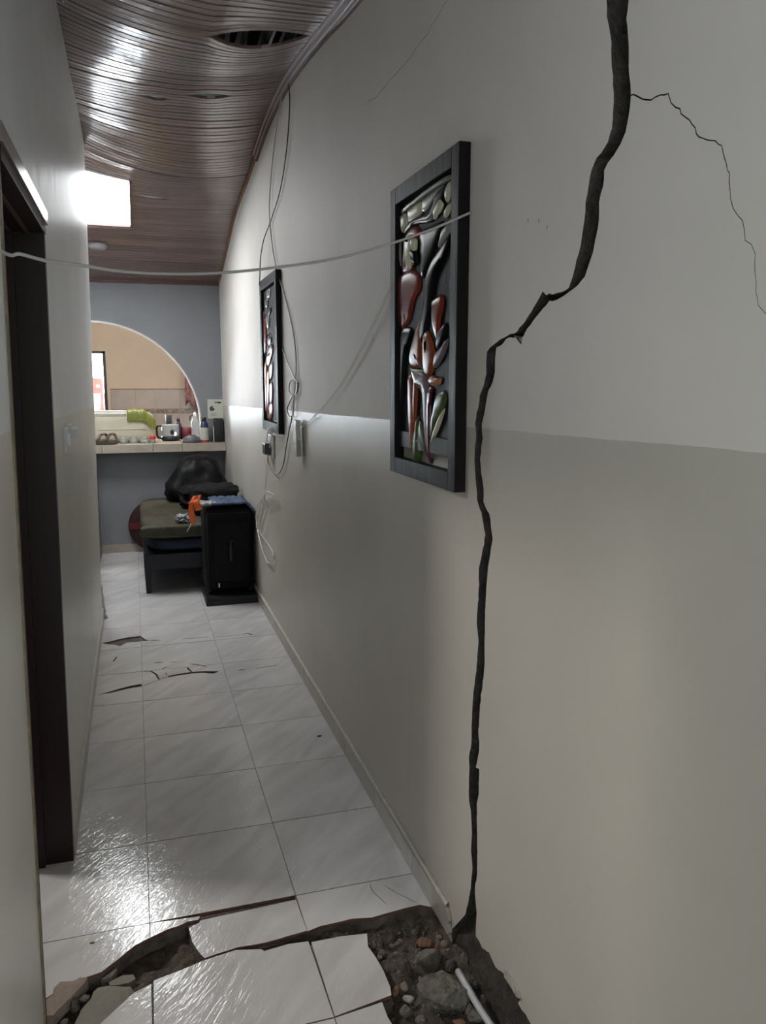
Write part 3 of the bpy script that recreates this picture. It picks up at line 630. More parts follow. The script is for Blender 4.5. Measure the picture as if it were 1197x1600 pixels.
# broken end piece of the skirting
tp = [(1.868, .0), (1.868, .072), (1.855, .066), (1.842, .045), (1.85, .03), (1.838, .012), (1.85, .0)]
V, cs = carve([Vector(p) for p in tp]); b = bmesh.new()
for c in cs: slab(b, V, c, lambda p: Vector((XR - .011, p.x, p.y)), lambda p: Vector((XR - .001, p.x, p.y)))
obj('skirting_tile', b, ['skirt', 'skirt'], sk)
sl = bpy.data.objects.new('baseboard_left', None); COL.objects.link(sl); sl['kind'] = 'structure'
ys = [D1 + .004] + [2.971 + .4155 * k for k in range(0, 6)]; ys = [y for y in ys if y < 5.2] + [5.25]
for y0, y1 in zip(ys, ys[1:]): box('skirting_tile', LX(0) + .0005, LX(0) + .010, y0 + .0012, y1 - .0012, 0, .074, 'skirt', sl, .001)
box('grout_bead', LX(0) + .0005, LX(0) + .011, D1 + .004, 5.25, .074, .081, 'skirttop', sl)
for y0, y1 in ((-1.2, -.8), (-.8, -.38), (-.38, .04), (.04, .46), (.46, .87), (.87, 1.29), (1.29, 1.728)): box('skirting_tile', LX(0) + .0005, LX(0) + .010, y0 + .0012, y1 - .0012, 0, .074, 'skirt', sl, .001)
# low panel behind the wall end and the broken plaster at its foot
struct(box('wall_low_partition', -.50, -.335, 5.25, 7.45, 0, .9, 'backwall'))
cl = bmesh.new(); rnd = random.Random(5); g = {}
for i in range(25):
    for j in range(9):
        t = i / 24; a = j / 8 * math.pi
        x = -.262 + .028 * math.sin(a) * (1 - .6 * t) * (1 + .5 * noise.noise(Vector((t * 7, a, 0)))); y = 5.26 + .03 - .035 * math.cos(a); z = .0 + .22 * t + .012 * noise.noise(Vector((t * 9, a * 2, 5)))
        g[i, j] = cl.verts.new((x, y, z))
for i in range(24):
    for j in range(8): cl.faces.new((g[i, j], g[i + 1, j], g[i + 1, j + 1], g[i, j + 1]))
cl.faces.new([g[0, j] for j in range(9)]); cl.faces.new([g[24, j] for j in range(9)])
obj('plaster_chip', cl, 'rim', wl)
# far side room walls
struct(box('wall_side_far', -1.95, -1.85, 5.1, 7.6, 0, 3.3, 'backwall'))
struct(box('wall_side_near', -1.95, -.42, 5.1, 5.22, 0, 3.3, 'wall_l'))

# ================================================================== BACK WALL with the arch, kitchen behind
arch = []
ac = at(1, YB, 148, 667).x; ar_ = at(1, YB, 313.5, 654).x - ac; az = at(1, YB, 313, 664).z; at_ = at(1, YB, 148, 502).z
for k in range(41):
    a = math.pi * k / 40; arch.append((ac + ar_ * math.cos(a), az + (at_ - az) * math.sin(a)))
arch = [(ac + ar_, .90)] + arch + [(ac - ar_, .90)]
AX = ac + ar_
V, comps = carve([(-1.95, -.02), (.80, -.02), (.80, 3.3), (-1.95, 3.3)], [arch]); bm = bmesh.new()
for c in comps: slab(bm, V, c, lambda p: Vector((p.x, YB, p.y)), lambda p: Vector((p.x, YB + .14, p.y)))
wb = struct(obj('wall_back', bm, ['backwall', 'archrim']))
b = bmesh.new(); prev = None
for k in range(2, 40):
    x, z = arch[k]; dx, dz_ = x - ac, z - az; L = math.hypot(dx, dz_); u = Vector((dx / L, 0, dz_ / L))
    r = [b.verts.new(v) for v in (Vector((x, YB - .004, z)), Vector((x, YB - .004, z)) + u * .010, Vector((x, YB + .003, z)) + u * .010, Vector((x, YB + .003, z)))]
    if prev:
        for i in range(4): b.faces.new((prev[i], prev[(i + 1) % 4], r[(i + 1) % 4], r[i]))
    prev = r
obj('arch_edge', b, 'archrim', wb)
struct(box('baseboard_back', -1.9, .76, YB - .012, YB - .0005, 0, .075, 'countertile'))
ct = thing('counter', 'tiled beige counter ledge running under the arch', 'counter')
CZ = .975; CF = YB - .18
box('counter_slab', -1.0, AX - .002, YB - .001, YB + .50, CZ - .07, CZ - .009, 'countertile', ct)
box('counter_ledge', -1.0, .765, CF, YB - .001, CZ - .07, CZ - .009, 'countertile', ct)
xs = [-.97, -.60, -.28, .14, .385, .764]
for x0, x1 in zip(xs, xs[1:]):
    box('edge_tile', x0 + .002, x1 - .002, CF - .011, CF, CZ - .072, CZ, 'countertile', ct, .002)
    box('top_tile', x0 + .002, x1 - .002, CF, YB - .002, CZ - .009, CZ, 'countertile', ct, .001)
    if x0 < AX: box('top_tile', x0 + .002, min(x1, AX) - .004, YB + .002, YB + .50, CZ - .009, CZ, 'countertile', ct, .001)
CT = CZ
KY = 10.2
struct(box('wall_kitchen_right', 1.25, 1.35, YB + .14, KY + .1, 0, 2.8, 'kitchenwall'))
struct(box('ceiling_kitchen', -2.1, 1.35, YB + .14, KY + .1, 2.8, 2.86, 'kitchenwall'))
struct(box('floor_kitchen', -2.1, 1.35, YB + .14, KY + .1, -.05, 0, 'screed'))
struct(box('wall_kitchen_left', -2.1, -2.0, YB + .14, KY + .1, 0, 2.8, 'kitchenwall'))
wx0, wx1, wz0, wz1 = -1.45, -.30, .95, 1.87
V, comps = carve([(-2.1, 0), (1.35, 0), (1.35, 2.8), (-2.1, 2.8)], [[(wx0, wz0), (wx1, wz0), (wx1, wz1), (wx0, wz1)]]); bm = bmesh.new()
for c in comps: slab(bm, V, c, lambda p: Vector((p.x, KY, p.y)), lambda p: Vector((p.x, KY + .12, p.y)), 0)
wk = struct(obj('wall_kitchen_far', bm, ['kitchenwall']))
kx = [-.27, .02, .25, .54, .83, 1.12]
for x0, x1 in zip(kx, kx[1:]):
    for z0, z1 in ((1.185, 1.42), (.90, 1.13), (.66, .895)):
        box('wall_tile', x0 + .003, x1 - .003, KY - .010, KY, z0, z1, 'kitchentile', wk, .001)
    box('border_tile', x0 + .003, x1 - .003, KY - .012, KY, 1.134, 1.181, 'kborder', wk, .001)
box('tile_cap', -.27, 1.12, KY - .013, KY, 1.42, 1.428, 'brick', wk)
win = bpy.data.objects.new('window_1', None); COL.objects.link(win); win['kind'] = 'structure'
for a_ in ((wx0, wx1, wz1 - .03, wz1), (wx0, wx1, wz0, wz0 + .03), (wx1 - .035, wx1, wz0, wz1), (wx0, wx0 + .03, wz0, wz1), (-.90, -.87, wz0, wz1)):
    box('window_bar', a_[0], a_[1], KY + .02, KY + .06, a_[2], a_[3], 'winframe', win)
box('pane', wx0, wx1, KY + .038, KY + .042, wz0, wz1, 'glass', win)
yard = struct(box('wall_yard_daylight', -2.6, .5, 12.5, 12.55, -.2, 3.4, 'outside'))
for k, (x, z1_, w_, h_) in enumerate([(-.49, 1.56, .11, .20), (-.405, 1.56, .055, .52)]):
    bm2 = bmesh.new(); g = {}
    for i in range(9):
        for j in range(13):
            u_, v_ = i / 8 - .5, j / 12; g[i, j] = bm2.verts.new((x + u_ * w_ * (1 + .25 * math.sin(v_ * 9)), 11.2 + .02 * math.sin(i * 1.7) * v_, z1_ - v_ * h_))
    for i in range(8):
        for j in range(12): bm2.faces.new((g[i, j], g[i + 1, j], g[i + 1, j + 1], g[i, j + 1]))
    o = obj('washing', bm2, 'yardred', None, True); md = o.modifiers.new('s', 'SOLIDIFY'); md.thickness = .004
    tag(o, ['short red cloth on the line outside the kitchen window', 'long narrow red cloth on the line outside the kitchen window'][k], 'cloth')
tag(tube('clothes_line', [(-2.6, 11.2, 1.66), (-.45, 11.2, 1.562), (.5, 11.2, 1.60)], .003, 'cabg'), 'washing line outside the kitchen window', 'line')
tag(box('blue_drum', -.75, -.34, 11.6, 11.9, -.2, 1.36, 'yardblue', None, .04), 'blue grey drum standing outside below the red washing', 'drum')
# curtain on the right of the kitchen
bm2 = bmesh.new(); g = {}
for i in range(31):
    for j in range(13):
        u_, v_ = i / 30, j / 12; g[i, j] = bm2.verts.new((.59 + .45 * u_, 10.0 + .03 * math.sin(u_ * 26), 1.22 + .62 * v_ + .05 * math.sin(u_ * 14) * (1 - v_)))
for i in range(30):
    for j in range(12): bm2.faces.new((g[i, j], g[i + 1, j], g[i + 1, j + 1], g[i, j + 1]))
o = obj('curtain', bm2, 'curtain', None, True); o.modifiers.new('s', 'SOLIDIFY').thickness = .006
tag(o, 'claret flowered curtain hanging at the right edge of the arch', 'curtain')

tag(tube('curtain_rod', [(.50, 10.0, 1.845), (1.25, 10.0, 1.845)], .009, 'steel', n=1), 'metal curtain rod above the claret flowered curtain', 'rod')
# ================================================================== CEILING
def interp(tab, y):
    if y <= tab[0][0]: return tab[0][1]
    for (a, za), (b, zb) in zip(tab, tab[1:]):
        if y <= b: t = (y - a) / (b - a); return za + (zb - za) * t
    return tab[-1][1]
RT = [(0, 2.62), (2.2, 2.72), (2.85, 2.78), (3.26, 2.845), (3.7, 2.895), (4.06, 2.92), (4.4, 2.915), (4.7, 2.89), (5.27, 2.80), (5.7, 2.755), (6.07, 2.715), (6.5, 2.60), (7.1, 2.43), (7.5, 2.35)]
LT = [(0, 2.90), (3.5, 2.93), (4.15, 2.90), (5.06, 2.93), (5.4, 2.86), (5.9, 2.74), (6.5, 2.60), (7.1, 2.43), (7.5, 2.335)]
def smt(tab, y): return (interp(tab, y - .15) + interp(tab, y) + interp(tab, y + .15)) / 3
BW = .0866
HOLES = [(.535, 3.32, .20, .105), (.17, 4.30, .06, .032), (.42, 4.22, .10, .040), (.17, 5.82, .14, .025), (.24, 5.35, .10, .012)]
def cz(x, y):
    t = max(0, min(1, (x + .24) / 1.0)); z = smt(LT, y) * (1 - t) + smt(RT, y) * t
    f = max(0, min(1, (6.4 - y) / 1.2)); z -= .30 * f * t * (1 - t) * (1 + .3 * math.sin(y * 4))
    return z
def cy(x, y, side):
    dy = 0
    for hx, hy, hw, hh in HOLES:
        hy = 2.2 + BW * round((hy - 2.2) / BW)
        s = max(0, 1 - ((x - hx) / hw) ** 2); d = abs(y - hy); fall = math.exp(-d / max(.16, 2 * hh))
        sg = side if abs(y - hy) < .002 else (-1 if y < hy else 1)
        dy += sg * hh * s * fall * (1 if abs(x - hx) < hw else 0)
    y += dy
    y += .012 * noise.noise(Vector((x * 1.6, y * 2.2, 0)))
    return y
ceil = None
bm = bmesh.new(); bx(bm, -1.95, 1.0, -3.2, 7.6, 3.30, 3.36)
ceil = struct(obj('ceiling', bm, 'ceilback'))
for k in range(9): box('lath', .36 + .045 * k + random.uniform(-.01, .01), .385 + .045 * k, 3.0, 3.7, 2.90 + random.uniform(0, .03), 2.94 + random.uniform(.0, .02), 'lath' if k % 2 else 'ceilback', ceil)
y = 2.2
SKX0, SKX1, SKY0, SKY1 = -.62, .035, 5.60, 6.36
while y < YB - .01:
    y1 = min(y + BW, YB + .02)
    spans = [(-.30, XR)] if y1 < 5.22 else [(-1.86, XR)]
    if y1 > SKY0 and y < SKY1: spans = [(-1.86, SKX0), (SKX1, XR)]
    for xa, xb in spans:
        b = bmesh.new(); n = max(6, int((xb - xa) / .035)); rows = []
        dzb = random.uniform(-.0012, .0012); tl = random.uniform(-.05, .05)
        for i in range(n + 1):
            x = xa + (xb - xa) * i / n; a = cy(x, y, 1); c = cy(x, y1, -1); wdt = c - a; r = []
            for s, dp in ((0.0, .012), (.03, .004), (.07, 0), (.46, 0), (.5, .004), (.54, 0), (.93, 0), (.97, .004), (1.0, .012)):
                yy = a + wdt * s; r.append(b.verts.new((x, yy, cz(x, yy) + dp + dzb + tl * (s - .5) * BW)))
            rows.append(r)
        for A, B in zip(rows, rows[1:]):
            for k in range(8): b.faces.new((A[k], A[k + 1], B[k + 1], B[k]))
        o = obj('ceiling_board', b, 'board', ceil)
        for p_ in o.data.polygons: p_.use_smooth = False
    y += BW
box('rear_boarding', -.4, .9, -3.2, 2.2, 2.78, 2.80, 'board', ceil)
# translucent roof panel
b = bmesh.new(); g = {}
for i in range(9):
    for j in range(9):
        x = SKX0 + (SKX1 - SKX0) * i / 8; yy = SKY0 + (SKY1 - SKY0) * j / 8; g[i, j] = b.verts.new((x, yy, cz(x, yy) + .002))
for i in range(8):
    for j in range(8): b.faces.new((g[i, j], g[i + 1, j], g[i + 1, j + 1], g[i, j + 1]))
sky = bpy.data.objects.new('window_2', None); COL.objects.link(sky); sky['kind'] = 'structure'
obj('skylight_panel', b, 'skylight', sky)
for a_ in ((SKX0, SKX1, SKY1, SKY1 + .015), (SKX1, SKX1 + .012, SKY0, SKY1 + .015)):
    b = bmesh.new(); bx(b, a_[0], a_[1], a_[2], a_[3], -.012, .02)
    for v in b.verts: v.co.z += cz(v.co.x, v.co.y)
    obj('skylight_frame', b, 'trim', sky)
# moulding along the right wall and across the end
tr = bpy.data.objects.new('trim_1', None); COL.objects.link(tr); tr['kind'] = 'structure'
def strip(ya, yb, dz0, dz1, dx, mat, nm='moulding'):
    b = bmesh.new(); rows = []
    for k in range(61):
        yy = ya + (yb - ya) * k / 60; z = cz(XR - .01, yy)
        rows.append([b.verts.new(v) for v in ((XR, yy, z + dz0), (XR - dx, yy, z + dz0), (XR - dx, yy, z + dz1), (XR, yy, z + dz1))])
    for A, B in zip(rows, rows[1:]):
        for k in range(4): b.faces.new((A[k], A[(k + 1) % 4], B[(k + 1) % 4], B[k]))
    obj(nm, b, mat, tr)
strip(1.8, 5.0, -.010, .01, .034, 'trim'); strip(1.8, 5.0, -.017, -.010, .030, 'trimlight', 'bead'); strip(1.8, 5.0, -.030, -.017, .022, 'trim'); strip(1.8, 5.0, -.036, -.030, .018, 'trimlight', 'bead'); strip(1.8, 5.0, -.050, -.036, .012, 'trim')
strip(5.0, 7.37, -.016, .01, .014, 'brick')
tr2 = bpy.data.objects.new('trim_2', None); COL.objects.link(tr2); tr2['kind'] = 'structure'
b = bmesh.new(); bx(b, -1.85, XR, YB - .022, YB - .001, -.03, .012)
for v in b.verts: v.co.z += cz(v.co.x, YB)
obj('moulding', b, 'trim', tr2)
# round ceiling fitting beyond the skylight
p_ = at(2, 2.5, 155, 378); fy = 6.72; fx = -.21
tag(lathe('ceiling_fitting', (fx, fy, cz(fx, fy) - .035), [(.02, 0), (.055, .004), (.07, .018), (.075, .045)], 'lamp'), 'small round fitting on the dark ceiling just beyond the skylight', 'light fitting')

exec_parts = True
# ================================================================== PICTURES
PXF = XR - .030            # front plane of the frames
def pic_poly(px): return [Vector((p.y, p.z)) for p in (at(0, PXF + .012, *q_) for q_ in px)]
def relief(px, mat, parent, name, h=.008, base=.016):
    """carved piece: outline at the panel, rising to a rounded ridge"""
    P = pic_poly(px); P = [a for a in catmull([Vector((v.x, v.y, 0)) for v in P + P[:1]], 3)][:-1]
    n = len(P); c = sum(P, Vector()) / n; b = bmesh.new(); rings = []
    for s, d in ((1, 0), (.96, .45), (.82, .8), (.55, 1.0)):
        r = []
        for i, v in enumerate(P):
            # shrink towards the local medial line: average with the opposite run
            t = v.lerp(c * .25 + P[(n - i) % n] * .75 if False else c, 1 - s); r.append(b.verts.new((PXF + base - h * d, t.x, t.y)))
        rings.append(r)
    rings.insert(0, [b.verts.new((PXF + base + .006, v.x, v.y)) for v in P])
    for A, B in zip(rings, rings[1:]):
        for i in range(n): b.faces.new((A[i], A[(i + 1) % n], B[(i + 1) % n], B[i]))
    f = b.faces.new(rings[-1]); bmesh.ops.triangulate(b, faces=[f]); f = b.faces.new(rings[0]); bmesh.ops.triangulate(b, faces=[f])
    return obj(name, b, mat, parent, True)
def frame(y0, y1, z0, z1, bw, label, parent_name='carved_picture', gap=.03):
    t = thing(parent_name, label, 'picture', 'carved wall pictures'); del t['group']
    x0, x1 = PXF, XR - .0005
    box('frame_stile', x0, x1, y0, y0 + bw, z0, z1, 'frame', t, .002); box('frame_stile', x0, x1, y1 - bw, y1, z0, z1, 'frame', t, .002)
    box('frame_rail', x0, x1, y0 + bw, y1 - bw, z1 - bw, z1, 'frame', t, .002); box('frame_rail', x0, x1, y0 + bw, y1 - bw, z0, z0 + bw, 'frame', t, .002)
    return t
FY0, FY1, FZ0, FZ1 = 1.797, 2.315, 1.235, 2.045
pc = frame(FY0, FY1, FZ0, FZ1, .046, 'large carved parrot picture in a black frame, nearest to the crack')
s1 = lambda L: sc(L, 5.333, 580, 200); s2 = lambda L: sc(L, 5.161, 580, 480)
box('backing_panel', PXF + .016, PXF + .022, 1.868, 2.255, 1.315, 1.972, 'panel', pc)
box('bottom_rail', PXF + .010, PXF + .022, 1.868, 2.255, 1.315, 1.36, 'frame', pc, .001)
for n_, L, m_ in [
    ('pane', s1([(240, 735), (285, 710), (300, 800), (265, 870), (250, 850)]), 'cream'),
    ('pane', s1([(300, 690), (415, 610), (415, 710), (320, 790), (302, 740)]), 'cream'),
    ('pane', s1([(422, 600), (600, 472), (490, 670), (422, 702)]), 'greyl'),
    ('pane', s1([(240, 690), (420, 540), (560, 440), (650, 385), (655, 425), (600, 462), (420, 590), (250, 720)]), 'greyl'),
    ('pane', s1([(510, 690), (580, 575), (592, 650), (545, 740), (520, 765)]), 'cream'),
    ('pane', s1([(617, 515), (655, 438), (650, 580), (628, 620), (614, 560)]), 'cream'),
    ('pane', s1([(610, 690), (655, 628), (650, 700), (612, 755)]), 'cream'),
    ('pane', s1([(590, 850), (655, 780), (650, 870), (560, 1000), (570, 930)]), 'greyl'),
    ('pane', s1([(203, 770), (228, 755), (232, 1150), (205, 1150)]), 'greyl'),
    ('branch', s1([(610, 470), (640, 470), (560, 720), (480, 790), (400, 800), (330, 830), (270, 890), (262, 870), (310, 790), (480, 690)]), 'blackl'),
    ('branch', s1([(650, 875), (655, 940), (590, 1060), (530, 1230), (470, 1600), (420, 1800), (380, 1800), (430, 1500), (450, 1250), (500, 1100), (560, 1010)]), 'blackl'),
    ('foliage', s1([(400, 860), (520, 800), (600, 780), (560, 930), (480, 1120), (420, 1260), (400, 1100)]), 'blackl'),
    ('head', s1([(268, 930), (300, 862), (345, 815), (385, 818), (402, 850), (395, 900), (350, 1000), (340, 1170), (290, 1210), (252, 1205), (262, 1060)]), 'red'),
    ('body', [(626, 428), (640, 421), (650, 424), (656, 433), (655, 452), (647, 466), (642, 490), (639, 502), (632, 511), (628, 517), (623, 500), (620, 470), (621, 443)], 'red'),
    ('wing', s1([(215, 1290), (235, 1230), (250, 1260), (235, 1420), (240, 1620), (218, 1600), (208, 1440)]), 'plum'),
    ('tail_feather', s2([(225, 180), (270, 160), (330, 180), (280, 330), (262, 560), (245, 800), (215, 800), (222, 500)]), 'blackl'),
    ('petal', s2([(410, 60), (405, 330), (392, 480), (330, 492), (302, 430), (320, 320), (362, 170)]), 'orangel'),
    ('petal', s1([(498, 1440), (545, 1400), (592, 1392), (592, 1500), (568, 1600), (560, 1750), (540, 1770), (505, 1640)]), 'red'),
    ('petal', s2([(415, 210), (440, 190), (465, 210), (502, 330), (505, 420), (478, 560), (440, 560), (412, 470)]), 'orangel'),
    ('petal_tip', s2([(420, 215), (450, 200), (468, 235), (462, 330), (445, 420), (428, 400)]), 'amber'),
    ('petal', s2([(520, 365), (560, 330), (615, 250), (602, 335), (545, 455), (500, 492), (503, 410)]), 'mauve'),
    ('petal', s2([(522, 330), (525, 240), (560, 170), (605, 125), (595, 230), (545, 330)]), 'blackl'),
    ('bract', s2([(310, 488), (400, 515), (438, 560), (462, 650), (475, 900), (474, 1245), (452, 1190), (440, 900), (425, 660), (385, 585), (330, 545)]), 'mauve'),
    ('stem', s2([(455, 650), (490, 640), (470, 800), (472, 1100), (474, 1250), (455, 1200), (445, 900)]), 'plum'),
    ('bract_rim', s2([(310, 486), (345, 500), (405, 505), (410, 522), (350, 520), (318, 505)]), 'cream'),
    ('bract', s2([(328, 350), (352, 352), (375, 390), (405, 480), (392, 488), (352, 410)]), 'mauve'),
    ('bud', s2([(460, 575), (490, 550), (520, 572), (555, 570), (550, 622), (490, 636), (462, 612)]), 'salmon'),
    ('petal', s2([(296, 545), (330, 560), (345, 800), (345, 1000), (325, 1200), (308, 1000), (298, 800)]), 'orangel'),
    ('petal', s2([(345, 570), (368, 590), (362, 800), (345, 980), (338, 800)]), 'orangel'),
    ('leaf', s2([(520, 710), (585, 670), (600, 740), (570, 840), (530, 930), (500, 1000), (478, 1080), (470, 960), (490, 860)]), 'greenl'),
    ('leaf', s2([(588, 815), (575, 870), (530, 1000), (480, 1112), (478, 1085), (520, 960), (560, 860)]), 'cream'),
    ('leaf', s2([(390, 915), (430, 1000), (455, 1200), (430, 1180), (388, 1060), (380, 980)]), 'greenl'),
    ('stalk', s2([(366, 890), (376, 900), (374, 1240), (330, 1240), (345, 1090)]), 'greenl'),
    ('stalk_ring', s2([(340, 1070), (378, 1066), (378, 1092), (342, 1096)]), 'greyl')]:
    relief(L, m_, pc, n_)
hd = [c for c in COL.objects if c.parent == pc and c.name.startswith('head')][0]
for n_, L, m_, bs in [('face_patch', s1([(298, 945), (318, 905), (345, 885), (368, 905), (372, 960), (350, 1010), (352, 1080), (334, 1170), (312, 1178), (298, 1050)]), 'cream', .008),
    ('beak', s1([(362, 915), (388, 925), (387, 1000), (376, 1030), (362, 1010), (356, 960)]), 'cream', .006), ('beak', s1([(352, 1010), (380, 1020), (400, 1060), (395, 1130), (365, 1120), (352, 1060)]), 'blackl', .007),
    ('eye', s1([(318, 925), (332, 910), (342, 930), (334, 950), (322, 948)]), 'blackl', .001)]:
    o = relief(L, m_, hd, n_, .008, bs)
pc2 = frame(4.29, 4.86, 1.225, 2.085, .055, 'smaller looking carved flower picture in a black frame, farther down the wall')
box('backing_panel', PXF + .016, PXF + .022, 4.345, 4.80, 1.29, 2.02, 'panel', pc2)
f2 = lambda L: sc(L, 5.0, 380, 400)
for n_, L, m_ in [
    ('petal', f2([(185, 270), (200, 250), (212, 270), (208, 320), (190, 330), (180, 300)]), 'greyl'), ('petal', f2([(168, 350), (182, 320), (196, 345), (188, 400), (172, 400)]), 'mauve'),
    ('leaf', f2([(190, 440), (212, 395), (216, 430), (200, 470)]), 'blackl'), ('petal', f2([(180, 480), (192, 460), (204, 490), (198, 560), (186, 560)]), 'greyl'),
    ('stem', f2([(148, 440), (160, 430), (168, 520), (160, 700), (150, 760), (142, 600)]), 'plum'), ('petal', f2([(190, 620), (206, 600), (222, 640), (212, 700), (196, 690)]), 'blackl'),
    ('petal', f2([(165, 480), (178, 520), (180, 680), (170, 780), (160, 700)]), 'red'), ('petal', f2([(205, 690), (225, 670), (232, 740), (215, 800), (185, 800)]), 'plum'),
    ('petal', f2([(180, 790), (200, 740), (225, 720), (220, 800), (200, 860), (185, 850)]), 'red'), ('petal', f2([(205, 850), (225, 820), (232, 880), (222, 960), (205, 960)]), 'mauve'),
    ('petal', f2([(165, 850), (178, 800), (184, 900), (176, 1100), (166, 1130), (160, 1000)]), 'amber'), ('petal', f2([(186, 900), (200, 880), (206, 1000), (200, 1200), (192, 1220), (186, 1000)]), 'orangel'),
    ('petal', f2([(205, 1000), (225, 980), (232, 1060), (226, 1160), (208, 1160)]), 'plum'), ('petal', f2([(205, 1160), (228, 1150), (230, 1250), (212, 1290), (204, 1240)]), 'red'),
    ('stem', f2([(172, 1000), (184, 1000), (188, 1150), (180, 1240), (172, 1150)]), 'orangel')]:
    relief(L, m_, pc2, n_)

# ================================================================== CABLES
def rw3(x, y, off=.012): return at(0, XR - off, x, y)
tag(tube('white_cable', [Vector((-.235, .9, 1.70)), at(1, 1.35, 0, 392), at(1, 1.40, 32, 397), at(1, 1.45, 75, 408), at(1, 1.5, 130, 415), at(1, 1.55, 190, 424), at(1, 1.62, 270, 428), at(1, 1.68, 350, 426), at(1, 1.74, 430, 418), at(1, 1.78, 520, 405), at(1, 1.80, 600, 384), at(1, 1.79, 670, 360), at(1, 1.782, 715, 341), at(1, 1.785, 731, 334), Vector((XR - .004, 1.789, at(1, 1.785, 734, 332).z))], .0028, 'cabs', seg=10, n=8), 'white cable strung across the corridor in front of both pictures', 'cable')
tag(tube('grey_cable', [rw3(447, 113), rw3(440, 150), rw3(432, 200), rw3(424, 270), rw3(421, 330), rw3(425, 380), rw3(432, 420), rw3(441, 450, .006), rw3(452, 490, .006), rw3(460, 530, .006), rw3(463, 570, .006), rw3(461, 600), rw3(459, 630), rw3(458, 650)], .0035, 'cabg'), 'thin grey cable hanging from the moulding down to the white adapter', 'cable')
tag(tube('black_cable', [rw3(447, 118), rw3(452, 140), rw3(452, 180), rw3(447, 240), rw3(437, 300), rw3(423, 345), rw3(412, 375, .03), rw3(407, 405, .04), rw3(406, 432, .04), at(0, PXF - .003, 405, 445)], .0030, 'cabb'), 'thin black cable hanging from the moulding to the top of the farther picture', 'cable')
lp = [rw3(441, 545, .006), rw3(450, 567), rw3(461, 592), rw3(465, 600), rw3(464, 612), rw3(458, 618), rw3(452, 611), rw3(453, 598), rw3(460, 592), rw3(466, 600), rw3(464, 614), rw3(457, 620), rw3(452, 630), rw3(449, 640), rw3(452, 650), rw3(456, 652), rw3(452, 672), rw3(447, 700), rw3(443, 725), rw3(436, 740), rw3(428, 738), rw3(421, 728), rw3(418, 710)]
tag(tube('black_cable', lp, .0030, 'cabb'), 'black cable with a small coil beside the white adapter, looping to the black adapter', 'cable')
for k, dy in enumerate((0, 3)):
    tag(tube('pale_cable', [rw3(468 + dy, 667, .01), rw3(480 + dy, 660), rw3(500 + dy, 640), rw3(530 + dy, 603), rw3(560 + dy, 550), rw3(587 + dy, 496), rw3(606 + dy, 455), rw3(618 + dy, 430, .006)], .0015, 'cabw'), ['upper of the twin pale cords rising to the parrot picture', 'lower of the twin pale cords rising to the parrot picture'][k], 'cord')
tag(tube('pale_cable', [rw3(420, 700, .02), rw3(417, 690, .02), rw3(419, 675, .05), rw3(424, 668, .05), rw3(426, 672, .05), rw3(423, 690, .03), rw3(418, 720, .01), rw3(416, 750, .01), rw3(413, 775, .01), rw3(410, 800, .02)], .0030, 'cabw'), 'pale cord looping over the farther picture beside the black adapter down to the coil', 'cord')
t = thing('cord_coil', 'coil of off-white cord hanging low on the wall behind the suitcase', 'cord')
for k, L in enumerate([[(414, 772), (403, 790), (400, 812), (405, 840), (412, 865), (420, 880), (428, 874), (424, 858), (410, 838), (402, 822), (408, 795), (414, 772)], [(414, 772), (408, 785), (402, 806), (402, 815), (410, 800), (414, 778)], [(415, 772), (418, 790), (412, 812), (406, 832), (402, 826), (406, 800), (415, 776)], [(410, 776), (416, 768), (425, 771), (427, 776), (418, 780), (412, 786)]]):
    tube('cord_loop', [rw3(a, b_, .012 + .006 * k) for a, b_ in L], .0033, 'cabw', t)
t = thing('adapter', 'white power adapter hanging on cords beside the farther picture', 'adapter')
a0 = rw3(463, 681, .02); box('adapter_body', XR - .034, XR - .012, 3.78, 3.86, 1.225, 1.325, 'switch', t, .004); box('adapter_block', XR - .036, XR - .012, 3.77, 3.845, 1.150, 1.225, 'cabg', t, .004)
t = thing('black_adapter', 'small black adapter plugged below the farther picture', 'adapter')
box('adapter_body', XR - .05, XR - .016, 4.66, 4.76, 1.085, 1.15, 'blackplastic', t, .004); box('socket_plate', XR - .014, XR - .001, 4.60, 4.78, 1.07, 1.20, 'switch', t, .003)
# light switch on the left wall
t = thing('light_switch', 'white light switch on the left wall beside the dark doorway', 'switch')
jamb('switch_plate', .0005, .010, 2.93, 3.05, 1.265, 1.345, 'switch', t); jamb('rocker', .010, .016, 2.97, 3.01, 1.285, 1.325, 'whiteplastic', t); jamb('plug', .010, .034, 3.10, 3.16, 1.30, 1.335, 'switch', t); jamb('plug_plate', .0005, .010, 3.08, 3.19, 1.275, 1.35, 'switch', t)

